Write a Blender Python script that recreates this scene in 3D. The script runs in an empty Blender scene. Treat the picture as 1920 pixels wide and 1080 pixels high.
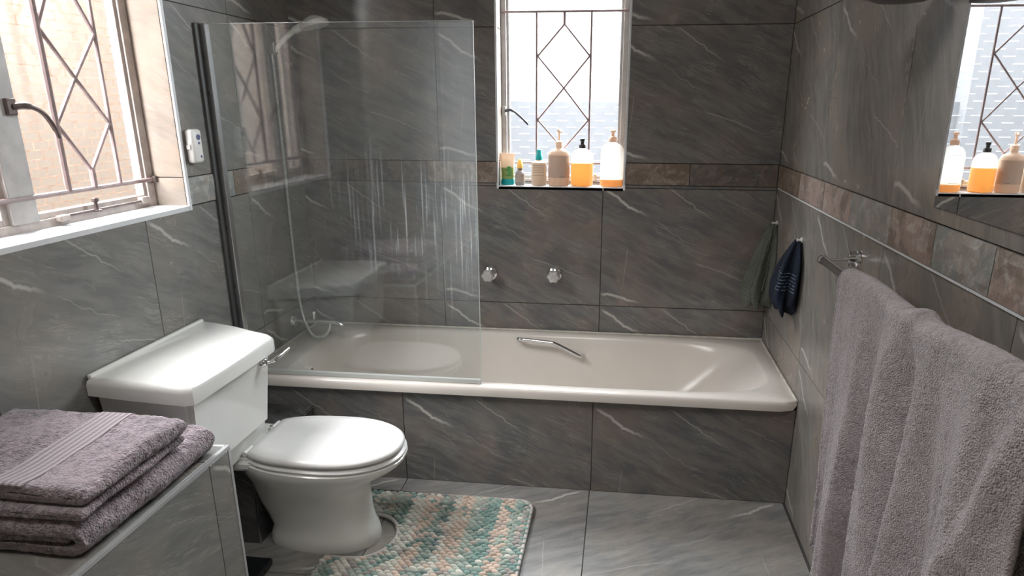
import bpy, bmesh, math, random
from mathutils import Vector, Matrix, noise
random.seed(4)
PI = math.pi
sc = bpy.context.scene
C = sc.collection
W = 1.8                      # room width; back wall is y=0, left wall x=0, floor z=0
FRONT = -3.3
CEIL = 2.25

# ------------------------------------------------------------------ camera
cam_d = bpy.data.cameras.new('camera'); cam = bpy.data.objects.new('camera', cam_d); C.objects.link(cam)
_yaw, _pit, _rol = 0.1197, -0.3016, 0.0029
fw = Vector((-math.sin(_yaw)*math.cos(_pit), math.cos(_yaw)*math.cos(_pit), math.sin(_pit)))
rt = Vector((math.cos(_yaw), math.sin(_yaw), 0)); up = rt.cross(fw)
r2 = rt*math.cos(_rol) + up*math.sin(_rol); u2 = -rt*math.sin(_rol) + up*math.cos(_rol)
M = Matrix((r2, u2, -fw)).transposed().to_4x4(); M.translation = Vector((1.2399, -2.5892, 1.2124))
cam.matrix_world = M
cam_d.sensor_width = 36; cam_d.lens = 1282.5*36/1920
cam_d.shift_x = -50/1920; cam_d.shift_y = 60/1920; cam_d.clip_start = 0.02
sc.camera = cam

# ------------------------------------------------------------------ world, light, exposure
SKY = 78.0
wd = bpy.data.worlds.new('sky'); sc.world = wd; wd.use_nodes = True
bg = wd.node_tree.nodes['Background']
bg.inputs[0].default_value = (0.93, 0.96, 1.0, 1); bg.inputs[1].default_value = SKY
vs = sc.view_settings
vs.view_transform = 'Standard'; vs.look = 'None'; vs.gamma = 1; vs.use_curve_mapping = False
vs.exposure = 0.0
sc.cycles.use_denoising = True
sc.cycles.max_bounces = 10; sc.cycles.diffuse_bounces = 5; sc.cycles.glossy_bounces = 5
sc.cycles.transparent_max_bounces = 24; sc.cycles.transmission_bounces = 8
sc.cycles.caustics_reflective = False; sc.cycles.caustics_refractive = False
sc.cycles.sample_clamp_indirect = 6
FILL_LAMP = 15.0  # strength of the added, unseen fill lamp

def portal(loc, rot, sx, sy):
    l = bpy.data.lights.new('daylight_portal', 'AREA'); l.shape = 'RECTANGLE'; l.size = sx; l.size_y = sy
    l.cycles.is_portal = True
    o = bpy.data.objects.new('daylight_portal', l); C.objects.link(o); o.location = loc; o.rotation_euler = rot
portal((1.009, 0.13, 1.42), (-PI/2, 0, 0), 0.47, 0.98)
portal((-0.14, -1.07, 1.42), (0, -PI/2, 0), 0.98, 0.65)

# ------------------------------------------------------------------ node helpers
def new_mat(name):
    m = bpy.data.materials.new(name); m.use_nodes = True
    nt = m.node_tree; nt.nodes.clear()
    out = nt.nodes.new('ShaderNodeOutputMaterial')
    return m, nt, out
def N(nt, t, **kw):
    n = nt.nodes.new(t)
    for k, v in kw.items():
        if k.startswith('_'): setattr(n, k[1:], v)
        else: n.inputs[k.replace('~', ' ')].default_value = v
    return n
def L(nt, a, b): nt.links.new(a, b)
def mth(nt, op, a, b=None, c=None, clamp=False):
    n = nt.nodes.new('ShaderNodeMath'); n.operation = op; n.use_clamp = clamp
    for i, v in enumerate((a, b, c)):
        if v is None: continue
        if isinstance(v, (int, float)): n.inputs[i].default_value = v
        else: L(nt, v, n.inputs[i])
    return n.outputs[0]
def sstep(nt, v, a, b, oa=0.0, ob=1.0):
    n = nt.nodes.new('ShaderNodeMapRange'); n.interpolation_type = 'SMOOTHSTEP'
    L(nt, v, n.inputs[0]); n.inputs[1].default_value = a; n.inputs[2].default_value = b
    n.inputs[3].default_value = oa; n.inputs[4].default_value = ob
    return n.outputs[0]
def mixc(nt, fac, a, b):
    n = nt.nodes.new('ShaderNodeMix'); n.data_type = 'RGBA'
    for s, v in ((0, fac), (6, a), (7, b)):
        if isinstance(v, (int, float)): n.inputs[s].default_value = v
        elif isinstance(v, tuple): n.inputs[s].default_value = (*v, 1) if len(v) == 3 else v
        else: L(nt, v, n.inputs[s])
    return n.outputs[2]
def noise_tex(nt, vec, scale, detail=4, rough=0.55, dist=0.0):
    n = nt.nodes.new('ShaderNodeTexNoise'); L(nt, vec, n.inputs['Vector'])
    n.inputs['Scale'].default_value = scale; n.inputs['Detail'].default_value = detail
    n.inputs['Roughness'].default_value = rough; n.inputs['Distortion'].default_value = dist
    return n.outputs[0]
def principled(nt, out, col, rough=0.5, metal=0.0, spec=0.5, **kw):
    p = nt.nodes.new('ShaderNodeBsdfPrincipled')
    if isinstance(col, tuple): p.inputs['Base Color'].default_value = (*col, 1)
    else: L(nt, col, p.inputs['Base Color'])
    if isinstance(rough, float): p.inputs['Roughness'].default_value = rough
    else: L(nt, rough, p.inputs['Roughness'])
    p.inputs['Metallic'].default_value = metal; p.inputs['Specular IOR Level'].default_value = spec
    for k, v in kw.items(): p.inputs[k.replace('_', ' ')].default_value = v
    L(nt, p.outputs[0], out.inputs[0])
    return p
def bump(nt, p, h, strength=0.3, dist=0.002):
    b = nt.nodes.new('ShaderNodeBump'); b.inputs['Strength'].default_value = strength; b.inputs['Distance'].default_value = dist
    L(nt, h, b.inputs['Height']); L(nt, b.outputs[0], p.inputs['Normal']); return b
def plain(name, col, rough=0.5, metal=0.0, spec=0.5, var=0.06, scale=12.0, bmp=0.0, bscale=200.0, **kw):
    m, nt, out = new_mat(name)
    tc = N(nt, 'ShaderNodeTexCoord')
    f = noise_tex(nt, tc.outputs['Object'], scale, 4)
    c = mixc(nt, sstep(nt, f, 0.3, 0.7), tuple(x*(1-var) for x in col), tuple(min(1, x*(1+var)) for x in col))
    p = principled(nt, out, c, rough, metal, spec, **kw)
    if bmp: bump(nt, p, noise_tex(nt, tc.outputs['Object'], bscale, 3), bmp, 0.002)
    return m

def fresnel(nt, ior):
    """the same reflectance on both sides of a thin pane"""
    g = N(nt, 'ShaderNodeNewGeometry'); f = N(nt, 'ShaderNodeFresnel')
    L(nt, mth(nt, 'MULTIPLY_ADD', g.outputs['Backfacing'], 1/ior-ior, ior), f.inputs['IOR'])
    return f
# ------------------------------------------------------------------ marble tile print
def vein(nt, ux, uy, p0, p1, width, wob, seed, lvl=1.0):
    """a pale vein from p0 to p1 in tile metres, wandering sideways"""
    dx, dy = p1[0]-p0[0], p1[1]-p0[1]; ln = math.hypot(dx, dy); dx /= ln; dy /= ln
    a = mth(nt, 'SUBTRACT', ux, p0[0]); b = mth(nt, 'SUBTRACT', uy, p0[1])
    t = mth(nt, 'MULTIPLY_ADD', a, dx/ln, mth(nt, 'MULTIPLY', b, dy/ln))
    d = mth(nt, 'MULTIPLY_ADD', a, -dy, mth(nt, 'MULTIPLY', b, dx))
    cx = nt.nodes.new('ShaderNodeCombineXYZ'); L(nt, t, cx.inputs[0]); cx.inputs[1].default_value = seed
    w = noise_tex(nt, cx.outputs[0], 2.6, 3, 0.6)
    d2 = mth(nt, 'ABSOLUTE', mth(nt, 'MULTIPLY_ADD', mth(nt, 'SUBTRACT', w, 0.5), wob, d))
    taper = mth(nt, 'MULTIPLY', sstep(nt, t, -0.03, 0.12), sstep(nt, t, 0.55, 1.03, 1.0, 0.0))
    core = sstep(nt, d2, width*0.15, width, 1.0, 0.0)
    return mth(nt, 'MULTIPLY', mth(nt, 'MULTIPLY', core, taper), lvl)

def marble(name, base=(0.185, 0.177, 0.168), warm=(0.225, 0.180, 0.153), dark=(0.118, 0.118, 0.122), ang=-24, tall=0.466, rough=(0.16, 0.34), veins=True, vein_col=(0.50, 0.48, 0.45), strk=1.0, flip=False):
    m, nt, out = new_mat(name)
    uv = N(nt, 'ShaderNodeUVMap', _uv_map='UVMap')
    oi = N(nt, 'ShaderNodeObjectInfo')
    sep = N(nt, 'ShaderNodeSeparateXYZ'); L(nt, uv.outputs[0], sep.inputs[0])
    ux, uy = sep.outputs[0], sep.outputs[1]
    if flip: ux = mth(nt, 'SUBTRACT', 0.60, ux)
    seed = mth(nt, 'MULTIPLY', oi.outputs['Random'], 9.0)
    cmb = N(nt, 'ShaderNodeCombineXYZ'); L(nt, ux, cmb.inputs[0]); L(nt, uy, cmb.inputs[1]); L(nt, seed, cmb.inputs[2])
    # warp, rotate so that x runs along the grain
    wn = N(nt, 'ShaderNodeTexNoise'); L(nt, cmb.outputs[0], wn.inputs['Vector']); wn.inputs['Scale'].default_value = 4.5; wn.inputs['Detail'].default_value = 2
    wv = N(nt, 'ShaderNodeVectorMath', _operation='MULTIPLY_ADD'); L(nt, wn.outputs[1], wv.inputs[0]); wv.inputs[1].default_value = (0.07, 0.07, 0); L(nt, cmb.outputs[0], wv.inputs[2])
    mp = N(nt, 'ShaderNodeMapping'); mp.vector_type = 'TEXTURE'; mp.inputs['Rotation'].default_value = (0, 0, math.radians(ang)); L(nt, wv.outputs[0], mp.inputs[0])
    st = N(nt, 'ShaderNodeVectorMath', _operation='MULTIPLY'); L(nt, mp.outputs[0], st.inputs[0]); st.inputs[1].default_value = (3.0, 17.0, 1.0)
    grain = noise_tex(nt, st.outputs[0], 2.2, 8, 0.66)
    cloud = noise_tex(nt, wv.outputs[0], 4.2, 5, 0.6, 0.4)
    c = mixc(nt, sstep(nt, grain, 0.36, 0.64), dark, base)
    c = mixc(nt, mth(nt, 'MULTIPLY', sstep(nt, cloud, 0.42, 0.68), 0.8), c, warm)
    # broad pale smoky patches
    cl2 = noise_tex(nt, st.outputs[0], 0.75, 4, 0.6)
    c = mixc(nt, mth(nt, 'MULTIPLY', sstep(nt, cl2, 0.50, 0.74), 0.42*strk), c, (0.24, 0.235, 0.225))
    # hair-thin scratches along the grain
    s2 = N(nt, 'ShaderNodeVectorMath', _operation='MULTIPLY'); L(nt, mp.outputs[0], s2.inputs[0]); s2.inputs[1].default_value = (3.4, 42.0, 1.0)
    rn = noise_tex(nt, s2.outputs[0], 1.7, 5, 0.6, 0.3)
    ridge = sstep(nt, mth(nt, 'ABSOLUTE', mth(nt, 'SUBTRACT', rn, 0.5)), 0.0, 0.030, 1.0, 0.0)
    gate = sstep(nt, noise_tex(nt, cmb.outputs[0], 11.0, 3), 0.46, 0.62)
    c = mixc(nt, mth(nt, 'MULTIPLY', mth(nt, 'MULTIPLY', ridge, gate), 0.34*strk), c, (0.40, 0.39, 0.36))
    if veins:
        t = tall
        vs_ = [((0.008, t-0.016), (0.175, t-0.125), 0.0075, 0.045, 1.3, 1.0),
               ((0.002, 0.050), (0.165, 0.016), 0.0080, 0.030, 4.7, 0.95),
               ((0.235, t-0.004), (0.42, t-0.135), 0.0036, 0.055, 8.1, 0.5),
               ((0.345, 0.185), (0.60, 0.100), 0.0030, 0.050, 12.9, 0.45),
               ((0.47, t-0.05), (0.61, t-0.13), 0.0022, 0.05, 17.9, 0.28),
               ((0.10, 0.24), (0.085, 0.06), 0.0022, 0.012, 21.3, 0.32),
               ((0.19, 0.33), (0.40, 0.22), 0.0022, 0.05, 33.3, 0.3)]
        tot = None
        for v in vs_:
            k = vein(nt, ux, uy, *v); tot = k if tot is None else mth(nt, 'MAXIMUM', tot, k)
        c = mixc(nt, tot, c, vein_col)
    r = N(nt, 'ShaderNodeMapRange'); L(nt, cloud, r.inputs[0]); r.inputs[3].default_value = rough[0]; r.inputs[4].default_value = rough[1]
    p = principled(nt, out, c, r.outputs[0], 0, 0.5)
    bump(nt, p, grain, 0.05, 0.0015)
    return m

MAT = {}
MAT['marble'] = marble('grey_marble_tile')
MAT['marble_side'] = marble('grey_marble_tile_side', base=(0.255, 0.238, 0.215), warm=(0.295, 0.25, 0.212), dark=(0.18, 0.17, 0.156), ang=-62, strk=1.2)  # same tile, base raised for the light on the right wall
MAT['marble_left'] = marble('grey_marble_tile_window_side', base=(0.235, 0.232, 0.222), warm=(0.255, 0.230, 0.205), dark=(0.172, 0.173, 0.168), ang=-22, strk=1.2)  # same tile, its colour lifted to stand for light on the left wall
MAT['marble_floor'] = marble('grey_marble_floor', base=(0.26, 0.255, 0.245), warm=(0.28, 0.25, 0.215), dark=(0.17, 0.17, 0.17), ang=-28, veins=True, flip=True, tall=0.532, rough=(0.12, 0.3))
MAT['grout'] = plain('dark_grout', (0.055, 0.052, 0.050), 0.9)
def slate(name, a, b, c3):
    m, nt, out = new_mat(name)
    tc = N(nt, 'ShaderNodeTexCoord'); oi = N(nt, 'ShaderNodeObjectInfo')
    ad = N(nt, 'ShaderNodeVectorMath', _operation='ADD'); L(nt, tc.outputs['Object'], ad.inputs[0])
    mul = mth(nt, 'MULTIPLY', oi.outputs['Random'], 7.0); L(nt, mul, ad.inputs[1])
    f = noise_tex(nt, ad.outputs[0], 11, 6, 0.65, 0.5)
    g = noise_tex(nt, ad.outputs[0], 34, 6, 0.7, 0.25)
    c = mixc(nt, sstep(nt, f, 0.44, 0.57), a, b)
    c = mixc(nt, mth(nt, 'MULTIPLY', sstep(nt, g, 0.50, 0.62), 0.75), c, c3)
    p = principled(nt, out, c, 0.45, 0, 0.4)
    bump(nt, p, g, 0.5, 0.004)
    return m
MAT['slate_brown'] = slate('brown_slate', (0.17, 0.125, 0.095), (0.25, 0.195, 0.16), (0.31, 0.27, 0.23))
MAT['slate_pink'] = slate('pink_slate', (0.36, 0.27, 0.235), (0.22, 0.175, 0.145), (0.44, 0.40, 0.37))
MAT['slate_grey'] = slate('blue_grey_slate', (0.25, 0.26, 0.25), (0.32, 0.28, 0.25), (0.42, 0.42, 0.40))
MAT['slate_dark'] = slate('dark_slate', (0.11, 0.10, 0.095), (0.16, 0.125, 0.105), (0.19, 0.18, 0.17))
MAT['white_trim'] = plain('white_plastic_trim', (0.72, 0.73, 0.75), 0.35, var=0.04)
MAT['silicone'] = plain('silicone_bead', (0.62, 0.58, 0.52), 0.5, var=0.15, scale=40)
MAT['chrome'] = plain('chrome', (0.78, 0.78, 0.79), 0.12, 1.0, var=0.03)
MAT['alu'] = plain('satin_aluminium', (0.62, 0.62, 0.63), 0.28, 1.0, var=0.05)
MAT['alu_dark'] = plain('dark_seal', (0.06, 0.06, 0.06), 0.5)  # plain dark finish for seal, screws, feet and mirror backing
MAT['ceiling'] = plain('white_ceiling_paint', (0.78, 0.77, 0.75), 0.9, bmp=0.1)
MAT['cream'] = plain('cream_paint', (0.72, 0.66, 0.56), 0.6)
MAT['ceramic'] = plain('white_ceramic', (0.81, 0.805, 0.78), 0.13, 0, 0.5, var=0.025, scale=3)
MAT['seat'] = plain('white_plastic_seat', (0.80, 0.79, 0.785), 0.28, 0, 0.5, var=0.015)
MAT['enamel'] = plain('cream_bath_enamel', (0.76, 0.705, 0.655), 0.2, 0, 0.5, var=0.03, scale=4)
MAT['frame_paint'] = plain('old_cream_window_paint', (0.50, 0.44, 0.41), 0.5, var=0.18, scale=25, bmp=0.3, bscale=60)
MAT['frame_white'] = plain('grey_white_window_paint', (0.55, 0.53, 0.52), 0.45, var=0.1, scale=25)
MAT['bar_paint'] = plain('mauve_brown_bar_paint', (0.30, 0.225, 0.225), 0.45, var=0.12, scale=30)
MAT['bronze'] = plain('tarnished_bronze', (0.13, 0.10, 0.095), 0.45, 0.6, var=0.25, scale=40)
MAT['iron'] = plain('dark_iron', (0.06, 0.06, 0.07), 0.4, 0.4, var=0.2, scale=40)

# ------------------------------------------------------------------ mesh helpers
def obj(name, bm, mat, parent=None, smooth=False, loc=None):
    me = bpy.data.meshes.new(name)
    bmesh.ops.recalc_face_normals(bm, faces=bm.faces)
    bm.to_mesh(me); bm.free()
    if smooth:
        for p in me.polygons: p.use_smooth = True
        if smooth != 'all':
            me.set_sharp_from_angle(angle=math.radians(smooth if not isinstance(smooth, bool) else 42))
    me.materials.append(MAT[mat] if isinstance(mat, str) else mat)
    o = bpy.data.objects.new(name, me); C.objects.link(o)
    if parent:
        o.parent = parent
        pw = Vector((0, 0, 0)); q = parent
        while q: pw += q.location; q = q.parent
        o.location = -pw
    if loc: o.location = loc
    return o
def thing(name, label, cat, loc=(0, 0, 0), group=None):
    o = bpy.data.objects.new(name, None); C.objects.link(o); o.location = loc
    o.empty_display_size = 0.05
    o['label'] = label; o['category'] = cat
    if group: o['group'] = group
    return o
def tag(o, label, cat, group=None):
    o['label'] = label; o['category'] = cat
    if group: o['group'] = group
    return o
def structure(o, label=None):
    o['kind'] = 'structure'
    if label: o['label'] = label
    return o
def box(bm, x0, x1, y0, y1, z0, z1, bev=0.0, seg=2):
    vs_ = [bm.verts.new((x, y, z)) for x in (x0, x1) for y in (y0, y1) for z in (z0, z1)]
    fs = [(0, 1, 3, 2), (4, 6, 7, 5), (0, 4, 5, 1), (2, 3, 7, 6), (0, 2, 6, 4), (1, 5, 7, 3)]
    faces = [bm.faces.new([vs_[i] for i in f]) for f in fs]
    if bev:
        es = list({e for f in faces for e in f.edges})
        bmesh.ops.bevel(bm, geom=es, offset=bev, segments=seg, profile=0.5, affect='EDGES')
    return faces
def bx(*a, **k):
    bm = bmesh.new(); box(bm, *a, **k); return bm
def tube(bm, pts, r, n=10, cap=True, flat=None):
    """swept tube through points; r number or list; flat=(a,b) squash"""
    pts = [Vector(p) for p in pts]
    rs = r if isinstance(r, (list, tuple)) else [r]*len(pts)
    rings = []; prev = None
    for i, p in enumerate(pts):
        d = (pts[min(i+1, len(pts)-1)] - pts[max(i-1, 0)]).normalized()
        if prev is None:
            a = Vector((0, 0, 1)) if abs(d.z) < 0.9 else Vector((1, 0, 0))
            s = d.cross(a).normalized()
        else:
            s = (prev - d*prev.dot(d)).normalized()
        prev = s; t = d.cross(s)
        fa, fb = flat if flat else (1, 1)
        rings.append([bm.verts.new(p + (s*math.cos(2*PI*k/n)*fa + t*math.sin(2*PI*k/n)*fb)*rs[i]) for k in range(n)])
    for a, b in zip(rings, rings[1:]):
        for k in range(n): bm.faces.new((a[k], a[(k+1) % n], b[(k+1) % n], b[k]))
    if cap:
        bm.faces.new(rings[0][::-1]); bm.faces.new(rings[-1])
def tb(pts, r, **k):
    bm = bmesh.new(); tube(bm, pts, r, **k); return bm
def smooth_path(pts, n=8):
    pts = [Vector(p) for p in pts]; out = []
    P = [pts[0]] + pts + [pts[-1]]
    for i in range(1, len(P)-2):
        for k in range(n):
            t = k/n; a, b, c, d = P[i-1], P[i], P[i+1], P[i+2]
            out.append(0.5*((2*b) + (c-a)*t + (2*a-5*b+4*c-d)*t*t + (3*b-a-3*c+d)*t**3))
    out.append(pts[-1]); return out
def loft(bm, rings, cap0=True, cap1=True):
    vr = [[bm.verts.new(p) for p in r] for r in rings]; n = len(vr[0])
    for a, b in zip(vr, vr[1:]):
        for k in range(n): bm.faces.new((a[k], a[(k+1) % n], b[(k+1) % n], b[k]))
    if cap0: bm.faces.new(vr[0][::-1])
    if cap1: bm.faces.new(vr[-1])
    return vr
def lathe(bm, prof, c, n=28, axis='z', sx=1.0, sy=1.0, cap=True):
    rings = []
    for r, h in prof:
        ring = []
        for k in range(n):
            a = 2*PI*k/n; u, v = r*math.cos(a)*sx, r*math.sin(a)*sy
            if axis == 'z': q = (c[0]+u, c[1]+v, c[2]+h)
            elif axis == 'y': q = (c[0]+u, c[1]+h, c[2]+v)
            else: q = (c[0]+h, c[1]+u, c[2]+v)
            ring.append(q)
        rings.append(ring)
    loft(bm, rings, cap, cap)
def lt(*a, **k):
    bm = bmesh.new(); lathe(bm, *a, **k); return bm

# ------------------------------------------------------------------ tiled surfaces
def tile_piece(parent, frame, u0, u1, v0, v1, cu, cv, mat, name='tile', thick=0.004, gap=0.0011, rough_edge=0.0, label=None):
    o, U, V, Nn = frame
    bm = bmesh.new(); uvl = bm.loops.layers.uv.new('UVMap')
    a0, a1, b0, b1 = u0+gap, u1-gap, v0+gap, v1-gap
    if a1-a0 < 0.002 or b1-b0 < 0.002: bm.free(); return
    def P(u, v, h): return o + U*u + V*v + Nn*h
    e = 0.0007
    front = [P(a0+e, b0+e, thick), P(a1-e, b0+e, thick), P(a1-e, b1-e, thick), P(a0+e, b1-e, thick)]
    back = [P(a0, b0, 0), P(a1, b0, 0), P(a1, b1, 0), P(a0, b1, 0)]
    mid = [P(a0, b0, thick-e), P(a1, b0, thick-e), P(a1, b1, thick-e), P(a0, b1, thick-e)]
    if rough_edge:
        # a cleft face: a small grid with uneven relief
        nu = max(2, int((a1-a0)/0.016)); nv = 5
        grid = [[bm.verts.new(P(a0+(a1-a0)*i/nu, b0+(b1-b0)*j/nv, thick + (0 if i in (0, nu) or j in (0, nv) else rough_edge*(noise.noise(Vector((u0*9+i*0.5, j*0.7, v0*7)))+0.35)))) for j in range(nv+1)] for i in range(nu+1)]
        for i in range(nu):
            for j in range(nv): bm.faces.new((grid[i][j], grid[i+1][j], grid[i+1][j+1], grid[i][j+1]))
        vb = [bm.verts.new(p) for p in back]
        bm.faces.new([g[0] for g in grid] + [vb[1], vb[0]]); bm.faces.new([g[nv] for g in grid][::-1] + [vb[3], vb[2]])
        bm.faces.new(grid[0] + [vb[3], vb[0]]); bm.faces.new(grid[nu][::-1] + [vb[1], vb[2]])
    else:
        vf = [bm.verts.new(p) for p in front]; vm = [bm.verts.new(p) for p in mid]; vb = [bm.verts.new(p) for p in back]
        bm.faces.new(vf)
        for i in range(4):
            j = (i+1) % 4
            bm.faces.new((vm[i], vm[j], vf[j], vf[i])); bm.faces.new((vb[i], vb[j], vm[j], vm[i]))
    for f in bm.faces:
        for l in f.loops:
            d = l.vert.co - o
            l[uvl].uv = (d.dot(U)-cu, d.dot(V)-cv)
    return obj(name, bm, mat, parent)
def cut(rects, hole):
    out = []
    hu0, hu1, hv0, hv1 = hole
    for (u0, u1, v0, v1, cu, cv) in rects:
        if u1 <= hu0 or u0 >= hu1 or v1 <= hv0 or v0 >= hv1: out.append((u0, u1, v0, v1, cu, cv)); continue
        # one L-shaped tile is laid as strips, as a tiler cuts it
        if v0 < hv0: out.append((u0, u1, v0, hv0, cu, cv))
        if v1 > hv1: out.append((u0, u1, hv1, v1, cu, cv))
        m0, m1 = max(v0, hv0), min(v1, hv1)
        if u0 < hu0: out.append((u0, hu0, m0, m1, cu, cv))
        if u1 > hu1: out.append((hu1, u1, m0, m1, cu, cv))
    return out
ROWS = [(0.0, 0.471, 0.005), (0.471, 0.9385, 0.471), (1.018, 1.484, 1.018), (1.484, 1.95, 1.484), (1.95, CEIL, 1.95)]
def tile_wall(parent, frame, ulo, uhi, joints, mat, holes=(), rows=ROWS):
    rects = []
    for (v0, v1, cv) in rows:
        js = [ulo] + [j for j in joints if ulo < j < uhi] + [uhi]
        for a, b in zip(js, js[1:]):
            cu = max([j for j in joints if j <= a+1e-6], default=a)
            rects.append((a, b, v0, v1, cu, cv))
    for h in holes: rects = cut(rects, h)
    for r in rects: tile_piece(parent, frame, *r, mat)
X, Y, Z = Vector((1, 0, 0)), Vector((0, 1, 0)), Vector((0, 0, 1)); O = Vector((0, 0, 0))
FB = (O, X, Z, -Y)                      # back wall
FR = (Vector((W, 0, 0)), -Y, Z, -X)     # right wall, u = -y
FL = (O, Y, Z, X)                       # left wall, u = y
WB = (0.7715, 1.2465, 0.927, 1.90)      # back window opening
WL = (-1.40, -0.7415, 0.937, 1.90)      # left window opening
TH = 0.16
def wall_with_hole(name, axis, lo, hi, hole, side):
    bm = bmesh.new()
    def b(u0, u1, v0, v1):
        if axis == 'y': box(bm, u0, u1, 0.0, TH, v0, v1)
        else: box(bm, -TH, 0.0, u0, u1, v0, v1)
    h0, h1, k0, k1 = hole
    b(lo, h0, 0, CEIL); b(h1, hi, 0, CEIL); b(h0, h1, 0, k0); b(h0, h1, k1, CEIL)
    return structure(obj(name, bm, 'grout'))
w_back = wall_with_hole('wall_back', 'y', 0.0, W, WB, 0)
w_left = wall_with_hole('wall_left', 'x', FRONT, TH, WL, 0)
w_right = structure(obj('wall_right', bx(W, W+0.12, FRONT, TH, 0, CEIL), 'grout'))
w_front = structure(obj('wall_front', bx(-TH, W+0.12, FRONT-0.12, FRONT, 0, CEIL), 'cream'))
structure(obj('ceiling', bx(-TH, W+0.12, FRONT-0.12, TH, CEIL, CEIL+0.1), 'ceiling'))
fl = structure(obj('floor', bx(-TH, W+0.12, FRONT-0.12, TH, -0.1, -0.004), 'grout'))
# floor tiles
FF = (Vector((0, 0, -0.004)), X, Y, Z)
jx = [-0.07, 0.55, 1.17, 1.79]
for i in range(len(jx)):
    for j in range(6):
        y1 = -0.50 - j*0.61; y0 = y1-0.61
        a, b = max(0, jx[i]), min(W, jx[i]+0.62)
        if b-a < 0.02: continue
        tile_piece(fl, FF, a, b, max(y0, FRONT), y1, jx[i], y0, 'marble_floor', thick=0.004)
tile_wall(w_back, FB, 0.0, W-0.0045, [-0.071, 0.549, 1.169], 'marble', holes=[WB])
RJ = [-0.02, 0.545, 1.075, 1.60, 2.12, 2.64, 3.16]
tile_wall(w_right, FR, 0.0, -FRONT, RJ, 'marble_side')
LJ = [-3.28, -2.78, -2.51, -1.98, -1.46, -0.94, -0.42]
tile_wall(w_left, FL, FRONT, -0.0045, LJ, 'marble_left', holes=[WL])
# slate listello band
def band(parent, frame, cuts, mats, hole=None):
    for (a, b), m in zip(zip(cuts, cuts[1:]), mats):
        if hole and a >= hole[0]-1e-6 and b <= hole[1]+1e-6: continue
        tile_piece(parent, frame, a, b, 0.9385, 1.018, a, 0.9385, m, name='border_tile', thick=0.006, gap=0.0014, rough_edge=0.0035)
band(w_back, FB, [0.0, 0.25, 0.5, 0.7715, 1.2465, 1.482, W-0.007], ['slate_dark', 'slate_dark', 'slate_brown', 'slate_dark', 'slate_brown', 'slate_dark'], WB)
band(w_right, FR, [0.007, 0.26, 0.321, 0.597, 0.838, 1.097, 1.31, 1.516, 1.78, 2.04, 2.3, 2.56, 2.82, 3.08, 3.29],
     ['slate_brown', 'slate_brown', 'slate_pink', 'slate_pink', 'slate_grey', 'slate_pink', 'slate_grey', 'slate_pink', 'slate_grey', 'slate_pink', 'slate_grey', 'slate_pink', 'slate_grey', 'slate_pink'])
band(w_left, FL, [FRONT, -3.0, -2.7, -2.4, -2.1, -1.8, -1.6, -1.40, -0.7415, -0.50, -0.25, -0.007],
     ['slate_grey', 'slate_pink', 'slate_grey', 'slate_brown', 'slate_grey', 'slate_pink', 'slate_grey', 'slate_grey', 'slate_grey', 'slate_brown', 'slate_dark'], WL)
# metal edging strip below the band, right wall
structure(obj('trim_1', bx(W-0.0065, W-0.0005, FRONT, -0.02, 0.9345, 0.9385), 'white_trim'), 'thin bright metal strip running under the slate border on the right wall')

# reveals: tiled jambs of the window openings
def reveal_tiles(parent, frame, u0, u1, mat, rows, name='tile'):
    for (v0, v1, cv) in rows: tile_piece(parent, frame, u0, u1, v0, v1, u0, cv, mat, thick=0.003, name=name)
rr = [(0.937, 1.018, 0.937), (1.018, 1.484, 1.018), (1.484, 1.897, 1.484)]
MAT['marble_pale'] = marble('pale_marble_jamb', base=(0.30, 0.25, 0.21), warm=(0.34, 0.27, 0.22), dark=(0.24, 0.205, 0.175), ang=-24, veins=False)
reveal_tiles(w_left, (Vector((-0.1, -0.7415, 0)), X, Z, -Y), -0.02, 0.097, 'marble_pale', rr)
reveal_tiles(w_left, (Vector((-0.1, -1.40, 0)), X, Z, Y), -0.02, 0.097, 'marble_pale', rr)
reveal_tiles(w_back, (Vector((0.7715, 0, 0)), Y, Z, X), 0.003, 0.10, 'marble_pale', rr)
reveal_tiles(w_back, (Vector((1.2465, 0, 0)), Y, Z, -X), 0.003, 0.10, 'marble_pale', rr)

# ------------------------------------------------------------------ outside
MAT['outside_wall'] = plain('beige_plaster_outside', (0.0265, 0.0165, 0.0092), 0.9, var=0.05, scale=2)
MAT['outside_grey'] = plain('grey_plaster_outside', (0.023, 0.023, 0.0245), 0.9, var=0.08, scale=2)
MAT['outside_mid'] = plain('light_grey_plaster_outside', (0.025, 0.0255, 0.0275), 0.9, var=0.1, scale=2)
MAT['outside_ground'] = plain('concrete_outside', (0.11, 0.105, 0.095), 0.9)
tag(obj('boundary_wall', bx(-1.75, -1.6, -5.0, 3.2, -0.3, 2.55), 'outside_wall'), 'beige plastered wall outside behind the barred left window', 'wall')
bm = bmesh.new(); box(bm, -1.3, 0.22, 2.2, 2.5, -0.3, 3.4)
tag(obj('neighbour_building', bm, 'outside_grey'), 'grey plastered building outside, seen in the mirror through the window', 'building')
tag(obj('garden_wall', bx(0.22, 4.0, 2.3, 2.45, -0.3, 1.25), 'outside_mid'), 'low grey wall outside behind the bottles window', 'wall')
MAT['outside_pale'] = plain('pale_grey_sky_blocker', (0.088, 0.089, 0.091), 0.9, var=0.05, scale=2)
tag(obj('sky_blocker', bx(0.22, 4.0, 3.4, 3.6, -0.3, 2.45), 'outside_pale'), 'pale wall added far outside to hide the bright sky behind the bottles window', 'wall')  # added wall, keeps the glaring sky out of the direct window view
structure(obj('ground', bx(-6, 6, -6, 8, -0.4, -0.3), 'outside_ground'))

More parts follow.
